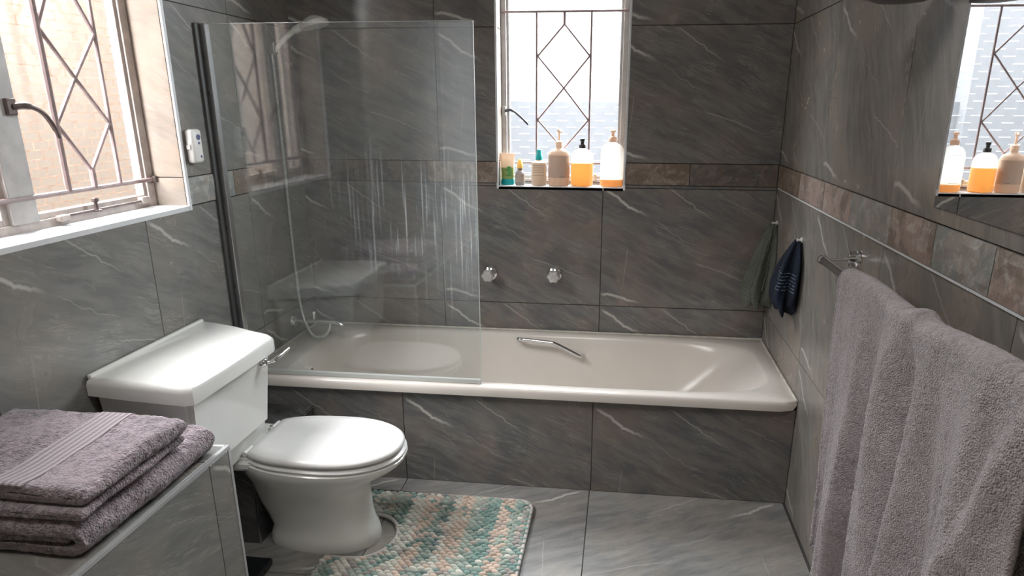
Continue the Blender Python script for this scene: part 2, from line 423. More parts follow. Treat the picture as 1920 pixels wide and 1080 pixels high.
# ------------------------------------------------------------------ patterned glass
def pane_mat(name, axis, tint, line_col, sheer, brick=(0.070, 0.026), line_sheer=None):
    """obscured glass with a pressed brick pattern: part clear, part scattering"""
    m, nt, out = new_mat(name)
    tc = N(nt, 'ShaderNodeTexCoord'); sep = N(nt, 'ShaderNodeSeparateXYZ'); L(nt, tc.outputs['Object'], sep.inputs[0])
    cmb = N(nt, 'ShaderNodeCombineXYZ'); L(nt, sep.outputs['X' if axis == 'x' else 'Y'], cmb.inputs[0]); L(nt, sep.outputs['Z'], cmb.inputs[1])
    b = N(nt, 'ShaderNodeTexBrick'); L(nt, cmb.outputs[0], b.inputs[0])
    b.inputs['Scale'].default_value = 1.0; b.inputs['Brick Width'].default_value = brick[0]; b.inputs['Row Height'].default_value = brick[1]
    b.inputs['Mortar Size'].default_value = 0.0016; b.inputs['Mortar Smooth'].default_value = 0.35
    line = b.outputs['Fac']
    if axis == 'x':      # short horizontal dashes only, staggered row by row
        rz = mth(nt, 'DIVIDE', sep.outputs['Z'], brick[1]); row = mth(nt, 'FLOOR', rz)
        fz = mth(nt, 'ABSOLUTE', mth(nt, 'SUBTRACT', mth(nt, 'FRACT', rz), 0.5))
        fx = mth(nt, 'FRACT', mth(nt, 'ADD', mth(nt, 'DIVIDE', sep.outputs['X'], brick[0]), mth(nt, 'MULTIPLY', row, 0.5)))
        line = mth(nt, 'MULTIPLY', sstep(nt, fz, 0.05, 0.10, 1, 0), mth(nt, 'MULTIPLY', sstep(nt, fx, 0.10, 0.16), sstep(nt, fx, 0.68, 0.74, 1, 0)))
    nz = noise_tex(nt, cmb.outputs[0], 45, 3)
    col = mixc(nt, line, tint, line_col)
    tr = N(nt, 'ShaderNodeBsdfTransparent'); L(nt, mixc(nt, line, (0.93, 0.94, 0.94), tuple(x for x in line_col)), tr.inputs[0])
    tl = N(nt, 'ShaderNodeBsdfTranslucent'); L(nt, col, tl.inputs[0])
    gl = N(nt, 'ShaderNodeBsdfGlossy', Roughness=0.25); gl.inputs[0].default_value = (1, 1, 1, 1)
    mx = N(nt, 'ShaderNodeMixShader')
    fac = mth(nt, 'ADD', mixv(nt, line, 1-sheer, 1-(line_sheer if line_sheer is not None else sheer)), mth(nt, 'MULTIPLY', mth(nt, 'SUBTRACT', nz, 0.5), 0.22), clamp=True)
    L(nt, fac, mx.inputs[0]); L(nt, tr.outputs[0], mx.inputs[1]); L(nt, tl.outputs[0], mx.inputs[2])
    m2 = N(nt, 'ShaderNodeMixShader'); fr = fresnel(nt, 1.45); L(nt, mth(nt, 'MULTIPLY', fr.outputs[0], 0.35), m2.inputs[0])
    L(nt, mx.outputs[0], m2.inputs[1]); L(nt, gl.outputs[0], m2.inputs[2]); L(nt, m2.outputs[0], out.inputs[0])
    return m
def mixv(nt, f, a, b):
    return mth(nt, 'MULTIPLY_ADD', f, b-a, a)
MAT['pane_left'] = pane_mat('pressed_glass_beige', 'y', (0.055, 0.040, 0.028), (0.62, 0.50, 0.42), 0.90, brick=(0.046, 0.021), line_sheer=0.93)
MAT['pane_back'] = pane_mat('pressed_glass_white', 'x', (0.027, 0.028, 0.03), (0.22, 0.22, 0.22), 0.86, brick=(0.072, 0.0245), line_sheer=0.30)

# window_1: back window -------------------------------------------------------
yF = 0.085
win = bpy.data.objects.new('window_1', None); C.objects.link(win); win.location = (1.009, yF, 0.927); structure(win, 'narrow steel window with diamond bars above the bath')
x0, x1, z0, z1 = 0.7745, 1.2435, 0.927, 1.895
bm = bmesh.new()
for a in ((x0, x0+0.020, yF, yF+0.035, z0, z1), (x1-0.020, x1, yF, yF+0.035, z0, z1), (x0+0.020, x1-0.020, yF+0.001, yF+0.034, z0, z0+0.022), (x0+0.020, x1-0.020, yF+0.001, yF+0.034, z1-0.022, z1)): box(bm, *a, bev=0.002)
obj('frame', bm, 'frame_white', win)
bm = bmesh.new()
for a in ((x0+0.016, x0+0.030, yF+0.008, yF+0.03, z0+0.02, z1-0.02), (x1-0.030, x1-0.016, yF+0.008, yF+0.03, z0+0.02, z1-0.02), (x0+0.030, x1-0.030, yF+0.009, yF+0.029, z0+0.018, z0+0.034), (x0+0.030, x1-0.030, yF+0.009, yF+0.029, z1-0.034, z1-0.018)): box(bm, *a, bev=0.0015)
obj('casement', bm, 'frame_white', win)
obj('pane', bx(x0+0.028, x1-0.028, yF+0.0265, yF+0.0290, z0+0.03, z1-0.03), 'pane_back', win)
def bar(p, q, r, parent, mat, name='bar', flat=None):
    return obj(name, tb([p, q], r, n=8, flat=flat), mat, parent, smooth=True)
yB = yF-0.004
def grille_back():
    V1, V2, xc = 0.909, 1.108, 1.0105
    seg = [((x0+0.004, 1.5425), (x1-0.004, 1.5425), 0.0042), ((x0+0.004, 1.009), (x1-0.004, 1.009), 0.0042), ((V1, 1.009), (V1, 1.5425), 0.0042), ((V2, 1.009), (V2, 1.5425), 0.0042),
           ((xc, 1.5425), (xc, 1.495), 0.0055), ((xc, 1.009), (xc, 1.063), 0.0055)]
    for sx in (V1+0.004, V2-0.004):
        seg += [((xc, 1.500), (sx, 1.392), 0.0034), ((sx, 1.392), (xc, 1.281), 0.0034), ((xc, 1.281), (sx, 1.167), 0.0034), ((sx, 1.167), (xc, 1.061), 0.0034)]
    for a, b, r in seg: bar((a[0], yB, a[1]), (b[0], yB, b[1]), r, win, 'bar_paint', 'grille_bar')
grille_back()
h = obj('handle', tb(smooth_path([(0.790, yF-0.012, 1.199), (0.815, yF-0.018, 1.202), (0.845, yF-0.02, 1.182), (0.879, yF-0.018, 1.150)]), [0.006]*10+[0.0045]*15, n=8), 'iron', win, smooth=True)
obj('handle_plate', bx(0.777, 0.792, yF-0.010, yF, 1.183, 1.215, bev=0.002), 'frame_white', h)
st_ = obj('stay_bar', bx(0.86, 1.16, yF-0.016, yF-0.006, z0+0.010, z0+0.016, bev=0.001), 'bronze', win)
obj('stay_peg', lt([(0.004, 0), (0.004, 0.018), (0.007, 0.02), (0.007, 0.026), (0.003, 0.028)], (0.893, yF-0.012, z0+0.016), n=12), 'frame_white', st_, smooth=True)
obj('stay_peg', lt([(0.004, 0), (0.004, 0.018), (0.007, 0.02), (0.007, 0.026), (0.003, 0.028)], (1.135, yF-0.012, z0+0.016), n=12), 'frame_white', st_, smooth=True)
obj('sill', bx(WB[0], WB[1], -0.004, yF+0.002, 0.915, 0.9283, bev=0.001), 'white_trim', win)

# window_2: left window -------------------------------------------------------
xF = -0.095
win2 = bpy.data.objects.new('window_2', None); C.objects.link(win2); win2.location = (xF, -1.07, 0.937); structure(win2, 'wide steel window with diamond bars over the cistern')
y0, y1, z0 = -1.397, -0.7445, 0.937; xb = xF-0.035
bm = bmesh.new()
for a in ((xb, xF, y0, y0+0.035, z0, z1), (xb, xF, y1-0.030, y1, z0, z1), (xb+0.001, xF-0.001, y0+0.035, y1-0.030, z0, z0+0.022), (xb+0.001, xF-0.001, y0+0.035, y1-0.030, z1-0.022, z1)): box(bm, *a, bev=0.002)
obj('frame', bm, 'frame_paint', win2)
obj('mullion', bx(xb, xF+0.004, -1.234, -1.162, z0+0.02, z1-0.02, bev=0.003), 'frame_white', win2)
bm = bmesh.new()
for (a, b) in ((-1.162, y1-0.026), (y0+0.031, -1.234)):
    for q in ((a, a+0.010), (b-0.016, b)): box(bm, xb+0.006, xF-0.006, q[0], q[1], z0+0.02, z1-0.02, bev=0.0015)
    box(bm, xb+0.007, xF-0.007, a+0.010, b-0.016, z0+0.018, z0+0.036, bev=0.0015); box(bm, xb+0.007, xF-0.007, a+0.010, b-0.016, z1-0.036, z1-0.018, bev=0.0015)
obj('casement', bm, 'frame_paint', win2)
obj('pane', bx(xb+0.0065, xb+0.0085, -1.156, y1-0.036, z0+0.03, z1-0.03), 'pane_left', win2)
obj('pane', bx(xb+0.0065, xb+0.0085, y0+0.038, -1.240, z0+0.03, z1-0.03), 'pane_left', win2)
xB = xF+0.002
V1, V2, yc = -1.060, -0.882, -0.974
seg = [((y0+0.004, 1.013), (y1-0.006, 1.013), 0.0045), ((y0+0.004, 1.58), (y1-0.006, 1.58), 0.0045), ((V1, 1.013), (V1, 1.58), 0.0055), ((V2, 1.013), (V2, 1.58), 0.0042),
       ((yc, 1.013), (yc, 1.060), 0.0055), ((yc, 1.58), (yc, 1.535), 0.0055),
       ((V1, 1.383), (yc, 1.535), 0.0042), ((V2, 1.383), (yc, 1.535), 0.0036)]
for sy in (V1+0.003, V2-0.003):
    seg += [((sy, 1.383), (yc, 1.277), 0.0036), ((yc, 1.277), (sy, 1.170), 0.0036), ((sy, 1.170), (yc, 1.057), 0.0036)]
seg = [(a, b, r*1.3) for a, b, r in seg]
for a, b, r in seg: bar((xB, a[0], a[1]), (xB, b[0], b[1]), r, win2, 'bar_paint', 'grille_bar')
for yy in (-1.33,): bar((xB, yy, 1.013), (xB, yy, 1.58), 0.0042, win2, 'bar_paint', 'grille_bar')
obj('grille_lug', bx(xF, xF+0.014, y1-0.012, y1+0.0, 1.004, 1.022, bev=0.002), 'bronze', win2)
h = obj('handle', tb(smooth_path([(xF+0.008, -1.178, 1.210), (xF+0.02, -1.150, 1.212), (xF+0.024, -1.118, 1.198), (xF+0.022, -1.094, 1.172), (xF+0.02, -1.078, 1.141)]), [0.008]*10+[0.0055]*18+[0.004]*5, n=8), 'bronze', win2, smooth=True)
obj('handle_plate', bx(xF+0.003, xF+0.012, -1.195, -1.168, 1.192, 1.228, bev=0.003), 'bronze', h)
st_ = obj('stay_bar', bx(xF+0.006, xF+0.012, -1.10, -0.81, z0+0.020, z0+0.026, bev=0.001), 'bronze', win2)
bm = lt([(0.012, 0), (0.012, 0.003), (0.005, 0.005), (0.005, 0.022), (0.008, 0.024), (0.008, 0.032), (0.003, 0.034)], (xF+0.010, -0.992, z0+0.020), n=14)
obj('stay_peg', bm, 'bronze', st_, smooth=True)
obj('stay_bracket', bx(xF, xF+0.016, -1.115, -1.085, z0+0.010, z0+0.026, bev=0.003), 'frame_paint', st_)
obj('stay_bracket', bx(xF, xF+0.016, -0.825, -0.795, z0+0.016, z0+0.034, bev=0.003), 'frame_paint', st_)
obj('sill', bx(xF-0.002, 0.005, WL[0], WL[1], 0.925, 0.9385, bev=0.001), 'white_trim', win2)
# white edging round the openings
for (nm, a) in (('trim_2', (0.0, 0.0065, WL[1]-0.006, WL[1]+0.006, 0.925, 1.90)), ('trim_3', (0.0, 0.0065, WL[0]-0.006, WL[0]+0.006, 0.925, 1.90)),
                ('trim_4', (WB[0]-0.004, WB[0]+0.004, -0.006, 0.0, 0.918, 1.90)), ('trim_5', (WB[1]-0.004, WB[1]+0.004, -0.006, 0.0, 0.918, 1.90))):
    structure(obj(nm, bx(*a, bev=0.001), 'white_trim'))

# ------------------------------------------------------------------ bathtub and tiled apron
H = 0.359; BW = 0.605
def bath():
    t = thing('bathtub', 'long cream built-in bathtub filling the wall below the window', 'bathtub', (0.9, -0.3, H))
    n = 128; cx, cy = 0.93, -0.302
    def angle_pt(a, hx, hy, p, c=(cx, cy)):
        ca, sa = math.cos(a), math.sin(a)
        r = (abs(ca)**p + abs(sa)**p)**(-1/p)
        return c[0]+hx*r*ca, c[1]+hy*r*sa
    angs = [2*PI*(k+0.5)/n for k in range(n)]
    def ring(hx, hy, p, z, c=(cx, cy), tilt=0.0):
        out = []
        for a in angs:
            x, y = angle_pt(a, hx, hy, p, c); out.append((x, y, z))
        return out
    def rect(x0, x1, y0, y1, z):
        out = []
        for a in angs:
            ca, sa = math.cos(a), math.sin(a)
            # squared ring following the basin's angles
            tx = (x1-cx)/ca if ca > 0 else (x0-cx)/ca
            ty = (y1-cy)/sa if sa > 0 else (y0-cy)/sa
            # scale by aspect so that points spread evenly
            ca2, sa2 = ca*(x1-x0)/2, sa*(y1-y0)/2
            m = max(abs(ca), abs(sa))
            out.append(((x0+x1)/2 + ca/m*(x1-x0)/2, (y0+y1)/2 + sa/m*(y1-y0)/2, z))
        return out
    rings = [rect(0.006, W-0.006, -BW, -0.006, H-0.032), rect(0.005, W-0.005, -BW-0.003, -0.005, H-0.012), rect(0.006, W-0.006, -BW+0.001, -0.006, H-0.003), rect(0.009, W-0.009, -BW+0.006, -0.009, H),
             ring(0.815, 0.262, 5.2, H+0.000), ring(0.808, 0.256, 5.0, H-0.004), ring(0.800, 0.250, 4.8, H-0.014), ring(0.790, 0.243, 4.6, H-0.035),
             ring(0.775, 0.232, 4.3, H-0.09, (cx-0.002, cy)), ring(0.752, 0.220, 4.0, H-0.16, (cx-0.012, cy)), ring(0.722, 0.205, 3.7, H-0.225, (cx-0.03, cy)), ring(0.68, 0.182, 3.4, H-0.262, (cx-0.045, cy)),
             ring(0.62, 0.150, 3.2, H-0.280, (cx-0.06, cy)), ring(0.40, 0.08, 2.6, H-0.284, (cx-0.06, cy))]
    bm = bmesh.new(); loft(bm, rings, cap0=False, cap1=True)
    for v in bm.verts:
        # the right end slopes as a back rest
        k = max(0, min(1, (v.co.x-1.25)/0.5)); d = max(0, H-0.02-v.co.z)
        v.co.x -= k*d*0.75
    shell = obj('tub', bm, 'enamel', t, smooth=50)
    # oval non-slip moulding in the floor of the tub
    pts = [(0.62+0.27*math.cos(a), cy+0.105*math.sin(a), H-0.281) for a in [2*PI*k/40 for k in range(41)]]
    obj('floor_moulding', tb(pts, 0.004, n=6, cap=False), 'enamel', shell, smooth=True)
    pts = [(0.62+0.18*math.cos(a), cy+0.065*math.sin(a), H-0.283) for a in [2*PI*k/40 for k in range(41)]]
    obj('floor_moulding', tb(pts, 0.004, n=6, cap=False), 'enamel', shell, smooth=True)
    # overflow
    of = obj('overflow', lt([(0.026, 0.0), (0.026, 0.006), (0.020, 0.010), (0.008, 0.011)], (0.138, -0.395, H-0.060), n=24, axis='x'), 'enamel', t, smooth=True)
    obj('overflow_stud', lt([(0.010, 0.0), (0.009, 0.005), (0.003, 0.006)], (0.148, -0.395, H-0.060), n=14, axis='x'), 'bronze', of, smooth=True)
    # grab handle on the rear inner side
    yb = -0.098
    p = smooth_path([(0.857, yb+0.040, 0.338), (0.862, yb+0.004, 0.349), (0.90, yb, 0.348), (0.985, yb, 0.341), (1.01, yb, 0.335), (1.06, yb-0.002, 0.312), (1.098, yb-0.002, 0.293), (1.108, yb+0.018, 0.285), (1.112, yb+0.034, 0.282)], 6)
    obj('grab_handle', tb(p, 0.0075, n=12), 'chrome', t, smooth=True)
    # sealant
    bm = bmesh.new(); tube(bm, [(0.0, -0.010, H+0.001), (W, -0.010, H+0.001)], 0.0045, n=8); obj('rear_sealant', bm, 'silicone', t, smooth=True)
    bm = bmesh.new(); tube(bm, [(W-0.009, -BW+0.01, H+0.001), (W-0.009, -0.006, H+0.001)], 0.0042, n=8); obj('side_sealant', bm, 'silicone', t, smooth=True)
    bm = bmesh.new(); tube(bm, [(0.009, -BW+0.01, H+0.001), (0.009, -0.006, H+0.001)], 0.0042, n=8); obj('side_sealant', bm, 'silicone', t, smooth=True)
bath()
ap = structure(obj('wall_apron', bx(0.0, W-0.0045, -0.583, -0.56, 0.0, H-0.033), 'grout'), 'low tiled wall boxing in the front of the bathtub')
FA = (Vector((0, -0.583, 0)), X, Z, -Y)
for a, b in ((0.0, 0.549), (0.549, 1.174), (1.174, W-0.0045)):
    cu = a if a > 0 else -0.071
    tile_piece(ap, FA, a, b, 0.0, H-0.033, cu, 0.3145-0.466, 'marble')

# ------------------------------------------------------------------ taps, spout, shower
def make_tap(x, z, label):
    t = thing('tap', label, 'tap', (x, -0.004, z), 'crystal taps over the bath')
    obj('escutcheon', lt([(0.029, 0.0), (0.028, -0.006), (0.020, -0.012), (0.011, -0.015), (0.010, -0.030)], (x, -0.004, z), n=28, axis='y'), 'chrome', t, smooth=True)
    # fluted crystal knob
    bm = bmesh.new(); rings = []
    for (r, h) in [(0.010, -0.028), (0.020, -0.031), (0.0235, -0.040), (0.0235, -0.052), (0.019, -0.061), (0.010, -0.064)]:
        ring = []
        for k in range(24):
            a = 2*PI*k/24; q = r*(1+0.10*math.cos(6*a)) if r > 0.012 else r
            ring.append((x+q*math.cos(a), -0.004+h, z+q*math.sin(a)))
        rings.append(ring)
    loft(bm, rings)
    obj('knob', bm, 'crystal', t)
    return t
m_, nt_, out_ = new_mat('crystal_acrylic')
principled(nt_, out_, (0.86, 0.84, 0.83), 0.08, 0.0, 0.8, Transmission_Weight=0.45, Coat_Weight=0.5)
MAT['crystal'] = m_
make_tap(0.736, 0.588, 'left crystal knob tap, just right of the glass screen edge')
make_tap(0.991, 0.592, 'right crystal knob tap, on the wall below the window')
t = thing('bath_spout', 'chrome bath spout on the left wall over the tub end', 'tap', (0.006, -0.205, 0.425))
obj('escutcheon', lt([(0.026, 0.0), (0.024, 0.006), (0.014, 0.010)], (0.004, -0.205, 0.425), n=20, axis='x'), 'chrome', t, smooth=True)
obj('spout', tb(smooth_path([(0.008, -0.205, 0.425), (0.10, -0.205, 0.427), (0.175, -0.205, 0.426), (0.200, -0.205, 0.415)]), 0.011, n=14, flat=(1.2, 0.8)), 'chrome', t, smooth=True)
dv = obj('diverter', tb([(0.085, -0.205, 0.432), (0.085, -0.205, 0.458)], 0.006, n=12), 'chrome', t, smooth=True)
obj('diverter_cap', lt([(0.010, 0.0), (0.010, 0.010), (0.004, 0.014)], (0.085, -0.205, 0.456), n=14), 'chrome', dv, smooth=True)
MAT['hose'] = plain('grey_steel_hose', (0.52, 0.54, 0.52), 0.35, 0.7, var=0.15, scale=120)
MAT['shower_grey'] = plain('haze_paled_grey_plastic', (0.72, 0.72, 0.68), 0.35, 0.1, var=0.1, scale=30)  # grey plastic coloured paler for the hazy reflection in the screen
t = thing('shower_set', 'hand shower with long hose clipped high on the left wall', 'shower', (0.01, -0.17, 1.40))
br = obj('holder', bx(0.004, 0.030, -0.188, -0.160, 1.385, 1.425, bev=0.004), 'chrome', t)
obj('handle', tb(smooth_path([(0.018, -0.175, 1.388), (0.05, -0.172, 1.424), (0.09, -0.170, 1.455), (0.135, -0.168, 1.478)]), [0.0085]*8+[0.010]*10+[0.013]*7, n=12), 'shower_grey', t, smooth=True)
hd = obj('shower_head', lt([(0.012, 0.026), (0.030, 0.018), (0.048, 0.006), (0.050, -0.004), (0.046, -0.010)], (0, 0, 0), n=28), 'shower_grey', t, smooth=True)
hd.matrix_local = Matrix.Translation(Vector((0.172, -0.166, 1.482)) - t.location) @ Matrix.Rotation(math.radians(-14), 4, 'Y')
hp = smooth_path([(0.014, -0.176, 1.385), (0.016, -0.178, 1.33), (0.016, -0.176, 1.0), (0.018, -0.18, 0.66), (0.036, -0.20, 0.47), (0.085, -0.235, 0.385), (0.128, -0.235, 0.375), (0.150, -0.222, 0.400), (0.150, -0.210, 0.418)], 10)
obj('hose', tb(hp, 0.0058, n=10), 'hose', t, smooth=True)

# ------------------------------------------------------------------ glass screen
def screen():
    t = thing('bath_screen', 'clear frameless glass shower screen standing on the bathtub rim', 'shower screen', (0.0, -0.578, H))
    ys = -0.578; x1, z1 = 0.812, 1.440
    m, nt, out = new_mat('limescaled_clear_glass')
    tc = N(nt, 'ShaderNodeTexCoord')
    mp = N(nt, 'ShaderNodeVectorMath', _operation='MULTIPLY'); L(nt, tc.outputs['Object'], mp.inputs[0]); mp.inputs[1].default_value = (240, 1, 4.0)
    drip = sstep(nt, noise_tex(nt, mp.outputs[0], 1.0, 3, 0.5), 0.57, 0.72)
    sep = N(nt, 'ShaderNodeSeparateXYZ'); L(nt, tc.outputs['Object'], sep.inputs[0])
    big = noise_tex(nt, tc.outputs['Object'], 5.0, 3)
    zone = mth(nt, 'MULTIPLY', sstep(nt, mth(nt, 'MULTIPLY_ADD', big, 0.25, sep.outputs['Z']), 1.05, 1.28, 1, 0), sstep(nt, mth(nt, 'MULTIPLY_ADD', big, 0.25, sep.outputs['Z']), 0.72, 0.92))
    zone = mth(nt, 'MULTIPLY', zone, sstep(nt, sep.outputs['X'], 0.25, 0.55))
    edge = mth(nt, 'MULTIPLY', sstep(nt, sep.outputs['X'], 0.58, 0.80), sstep(nt, sep.outputs['Z'], 0.45, 0.85))
    haze = mth(nt, 'ADD', mth(nt, 'MULTIPLY', mth(nt, 'MULTIPLY', drip, zone), 0.15), mth(nt, 'MULTIPLY_ADD', edge, 0.055, 0.014), clamp=True)
    haze = mth(nt, 'MULTIPLY_ADD', mth(nt, 'MULTIPLY', drip, edge), 0.05, haze)
    tr = N(nt, 'ShaderNodeBsdfTransparent'); tr.inputs[0].default_value = (0.975, 0.99, 0.983, 1)
    gl = N(nt, 'ShaderNodeBsdfGlossy', Roughness=0.0); gl.inputs[0].default_value = (1, 1, 1, 1)
    fr = fresnel(nt, 1.65)
    mx = N(nt, 'ShaderNodeMixShader'); L(nt, fr.outputs[0], mx.inputs[0]); L(nt, tr.outputs[0], mx.inputs[1]); L(nt, gl.outputs[0], mx.inputs[2])
    df = N(nt, 'ShaderNodeBsdfDiffuse'); df.inputs[0].default_value = (0.8, 0.82, 0.84, 1)
    tl = N(nt, 'ShaderNodeBsdfTranslucent'); tl.inputs[0].default_value = (0.8, 0.82, 0.84, 1)
    dm = N(nt, 'ShaderNodeMixShader', Fac=0.5); L(nt, df.outputs[0], dm.inputs[1]); L(nt, tl.outputs[0], dm.inputs[2])
    m2 = N(nt, 'ShaderNodeMixShader'); L(nt, haze, m2.inputs[0]); L(nt, mx.outputs[0], m2.inputs[1]); L(nt, dm.outputs[0], m2.inputs[2])
    L(nt, m2.outputs[0], out.inputs[0])
    bm = bx(0.012, x1, ys-0.003, ys+0.003, H+0.014, z1)
    g = obj('glass_panel', bm, m, t)
    m, nt, out = new_mat('bright_glass_edge')
    pr = principled(nt, out, (0.80, 0.86, 0.85), 0.15, 0, 0.6, Transmission_Weight=0.3)
    obj('polished_edge', bx(x1, x1+0.0015, ys-0.003, ys+0.003, H+0.014, z1), m, g)
    obj('polished_edge', bx(0.012, x1, ys-0.003, ys+0.003, z1, z1+0.001), m, g)
    ch = obj('wall_channel', bx(0.0045, 0.028, ys-0.011, ys+0.011, H+0.001, z1+0.002, bev=0.002), 'alu', t)
    obj('rubber_seal', bx(0.0045, 0.012, ys-0.034, ys-0.011, H+0.001, z1, bev=0.002), 'alu_dark', ch)
    for zz in (0.50, 0.66, 0.85, 1.25):
        obj('screw', lt([(0.004, 0.0), (0.004, -0.002), (0.002, -0.003)], (0.017, ys-0.011, zz), n=10, axis='y'), 'alu_dark', ch)
    m, nt, out = new_mat('clear_rubber_strip')
    pr = principled(nt, out, (0.68, 0.70, 0.68), 0.4, 0, 0.4, Transmission_Weight=0.3)
    obj('bottom_seal', bx(0.028, x1, ys-0.006, ys+0.006, H+0.0005, H+0.016, bev=0.002), m, t)
screen()

# ------------------------------------------------------------------ toilet
def toilet():
    t = thing('toilet', 'white close-coupled toilet with closed lid in front of the bathtub', 'toilet', (0.42, -0.925, 0.0))
    cy = -0.925
    def egg(xb, xf, hw, z, n=56, p=2.2, back=1.0, cyy=cy, bk=1.22):
        """outline pointed along +x; rear clipped square"""
        xm = xb + (xf-xb)*0.50; out = []
        for k in range(n):
            a = 2*PI*k/n; ca, sa = math.cos(a), math.sin(a)
            r = (abs(ca)**p + abs(sa)**p)**(-1/p)
            lx = (xf-xm) if ca > 0 else (xm-xb)*bk
            x = xm + lx*r*ca; y = hw*r*sa
            if x < xb: x = xb
            out.append((x, cyy+y, z))
        return out
    # pedestal and bowl, one body
    R = [egg(0.268, 0.572, 0.094, 0.0), egg(0.266, 0.574, 0.096, 0.012), egg(0.270, 0.568, 0.093, 0.040), egg(0.276, 0.558, 0.088, 0.062), egg(0.262, 0.552, 0.090, 0.10),
         egg(0.246, 0.550, 0.097, 0.14), egg(0.240, 0.550, 0.104, 0.175), egg(0.238, 0.560, 0.116, 0.200), egg(0.236, 0.594, 0.132, 0.222), egg(0.230, 0.628, 0.145, 0.243), egg(0.228, 0.650, 0.152, 0.258), egg(0.228, 0.662, 0.155, 0.270), egg(0.230, 0.663, 0.155, 0.279), egg(0.24, 0.655, 0.149, 0.283)]
    bm = bmesh.new(); loft(bm, R)
    obj('bowl', bm, 'ceramic', t, smooth=50)
    # rear deck under the cistern
    bm = bmesh.new(); box(bm, 0.03, 0.34, -1.055, -0.795, 0.258, 0.296)
    for v in bm.verts:
        if v.co.x > 0.2: v.co.y = cy + (v.co.y-cy)*0.86
    bmesh.ops.bevel(bm, geom=list(bm.edges), offset=0.012, segments=3, affect='EDGES')
    obj('rear_deck', bm, 'ceramic', t, smooth=True)
    obj('cistern_neck', bx(0.03, 0.235, -1.15, -0.88, 0.290, 0.358, bev=0.01), 'ceramic', t, smooth=True)
    # seat ring and lid
    def slab(z0, z1, xb, xf, hw, rr, dome=0.0, name='lid', mat='seat', rear=None):
        B = dict(bk=1.5)
        rings = [egg(xb+rr, xf-rr, hw-rr, z0, **B), egg(xb+0.3*rr, xf-0.3*rr, hw-0.3*rr, z0+0.3*rr, **B), egg(xb, xf, hw, z0+0.45*(z1-z0), **B), egg(xb+0.003, xf-0.004, hw-0.003, z1-0.35*(z1-z0), **B), egg(xb+0.008, xf-0.012, hw-0.010, z1-0.001, **B),
                 egg(xb+0.03, xf-0.05, hw-0.04, z1+dome*0.6, **B), egg(xb+0.10, xf-0.14, hw-0.10, z1+dome, **B)]
        bm = bmesh.new(); loft(bm, rings)
        for v in bm.verts:     # narrow the rear towards the hinges
            k = max(0, min(1, (0.335-v.co.x)/0.08)); v.co.y = cy + (v.co.y-cy)*(1-0.10*k*k)
        return obj(name, bm, mat, t, smooth=60)
    slab(0.284, 0.297, 0.252, 0.662, 0.152, 0.004, 0, 'seat')
    slab(0.3015, 0.320, 0.250, 0.657, 0.149, 0.004, 0.004, 'lid')
    for yy in (-1.005, -0.845):
        hg = obj('hinge', tb([(0.244, yy-0.02, 0.305), (0.244, yy+0.02, 0.305)], 0.0075, n=14), 'seat', t, smooth=True)
        obj('hinge_bolt', lt([(0.008, 0.0), (0.008, 0.008), (0.003, 0.010)], (0.232, yy, 0.296), n=14), 'chrome', hg, smooth=True)
    # cistern
    bm = bmesh.new()
    def quad(z, pts): return [bm.verts.new((x, y, z)) for x, y in pts]
    a = quad(0.352, [(0.012, -1.205), (0.257, -1.242), (0.257, -0.898), (0.012, -0.815)])
    b = quad(0.562, [(0.010, -1.228), (0.274, -1.256), (0.274, -0.880), (0.010, -0.790)])
    for k in range(4): bm.faces.new((a[k], a[(k+1) % 4], b[(k+1) % 4], b[k]))
    bm.faces.new(a[::-1]); bm.faces.new(b)
    es = [e for e in bm.edges if abs(e.verts[0].co.z-e.verts[1].co.z) > 0.1]
    bmesh.ops.bevel(bm, geom=es, offset=0.014, segments=4, affect='EDGES')
    bmesh.ops.bevel(bm, geom=[e for e in bm.edges if e.verts[0].co.z < 0.36 and e.verts[1].co.z < 0.36], offset=0.008, segments=3, affect='EDGES')
    cs = obj('cistern', bm, 'ceramic', t, smooth=True)
    bm = bmesh.new(); out = [(0.006, -1.238), (0.10, -1.250), (0.20, -1.260), (0.268, -1.266), (0.286, -1.256), (0.288, -1.235), (0.290, -1.10), (0.291, -0.895), (0.286, -0.876), (0.268, -0.860), (0.20, -0.832), (0.12, -0.805), (0.05, -0.783), (0.006, -0.772)]
    lo = [(x, y, 0.562) for x, y in out]
    def inset(d, z): 
        c = (0.15, -1.05); return [(x-(x-c[0])/abs(x-c[0]+1e-9)*min(d, abs(x-c[0])) , y-(y-c[1])/abs(y-c[1]+1e-9)*min(d, abs(y-c[1])), z) for x, y in out]
    loft(bm, [inset(0.006, 0.556), inset(0.0, 0.558), inset(0.0, 0.585), inset(0.002, 0.594), inset(0.007, 0.600), inset(0.014, 0.603)])
    ld = obj('cistern_lid', bm, 'ceramic', cs, smooth=35)
    bm = bmesh.new(); box(bm, 0.006, 0.018, -1.232, -0.778, 0.596, 0.609, bev=0.004); obj('lid_lip', bm, 'ceramic', t, smooth=True)
    # flush lever
    lv = obj('flush_lever', tb(smooth_path([(0.288, -0.930, 0.540), (0.300, -0.918, 0.541), (0.306, -0.890, 0.546), (0.310, -0.845, 0.552)]), [0.005]*8+[0.0062]*10+[0.0052]*7, n=12), 'chrome', t, smooth=True)
    obj('lever_boss', lt([(0.015, 0.0), (0.014, 0.008), (0.009, 0.016), (0.004, 0.018)], (0.270, -0.930, 0.540), n=20, axis='x'), 'chrome', lv, smooth=True)
toilet()

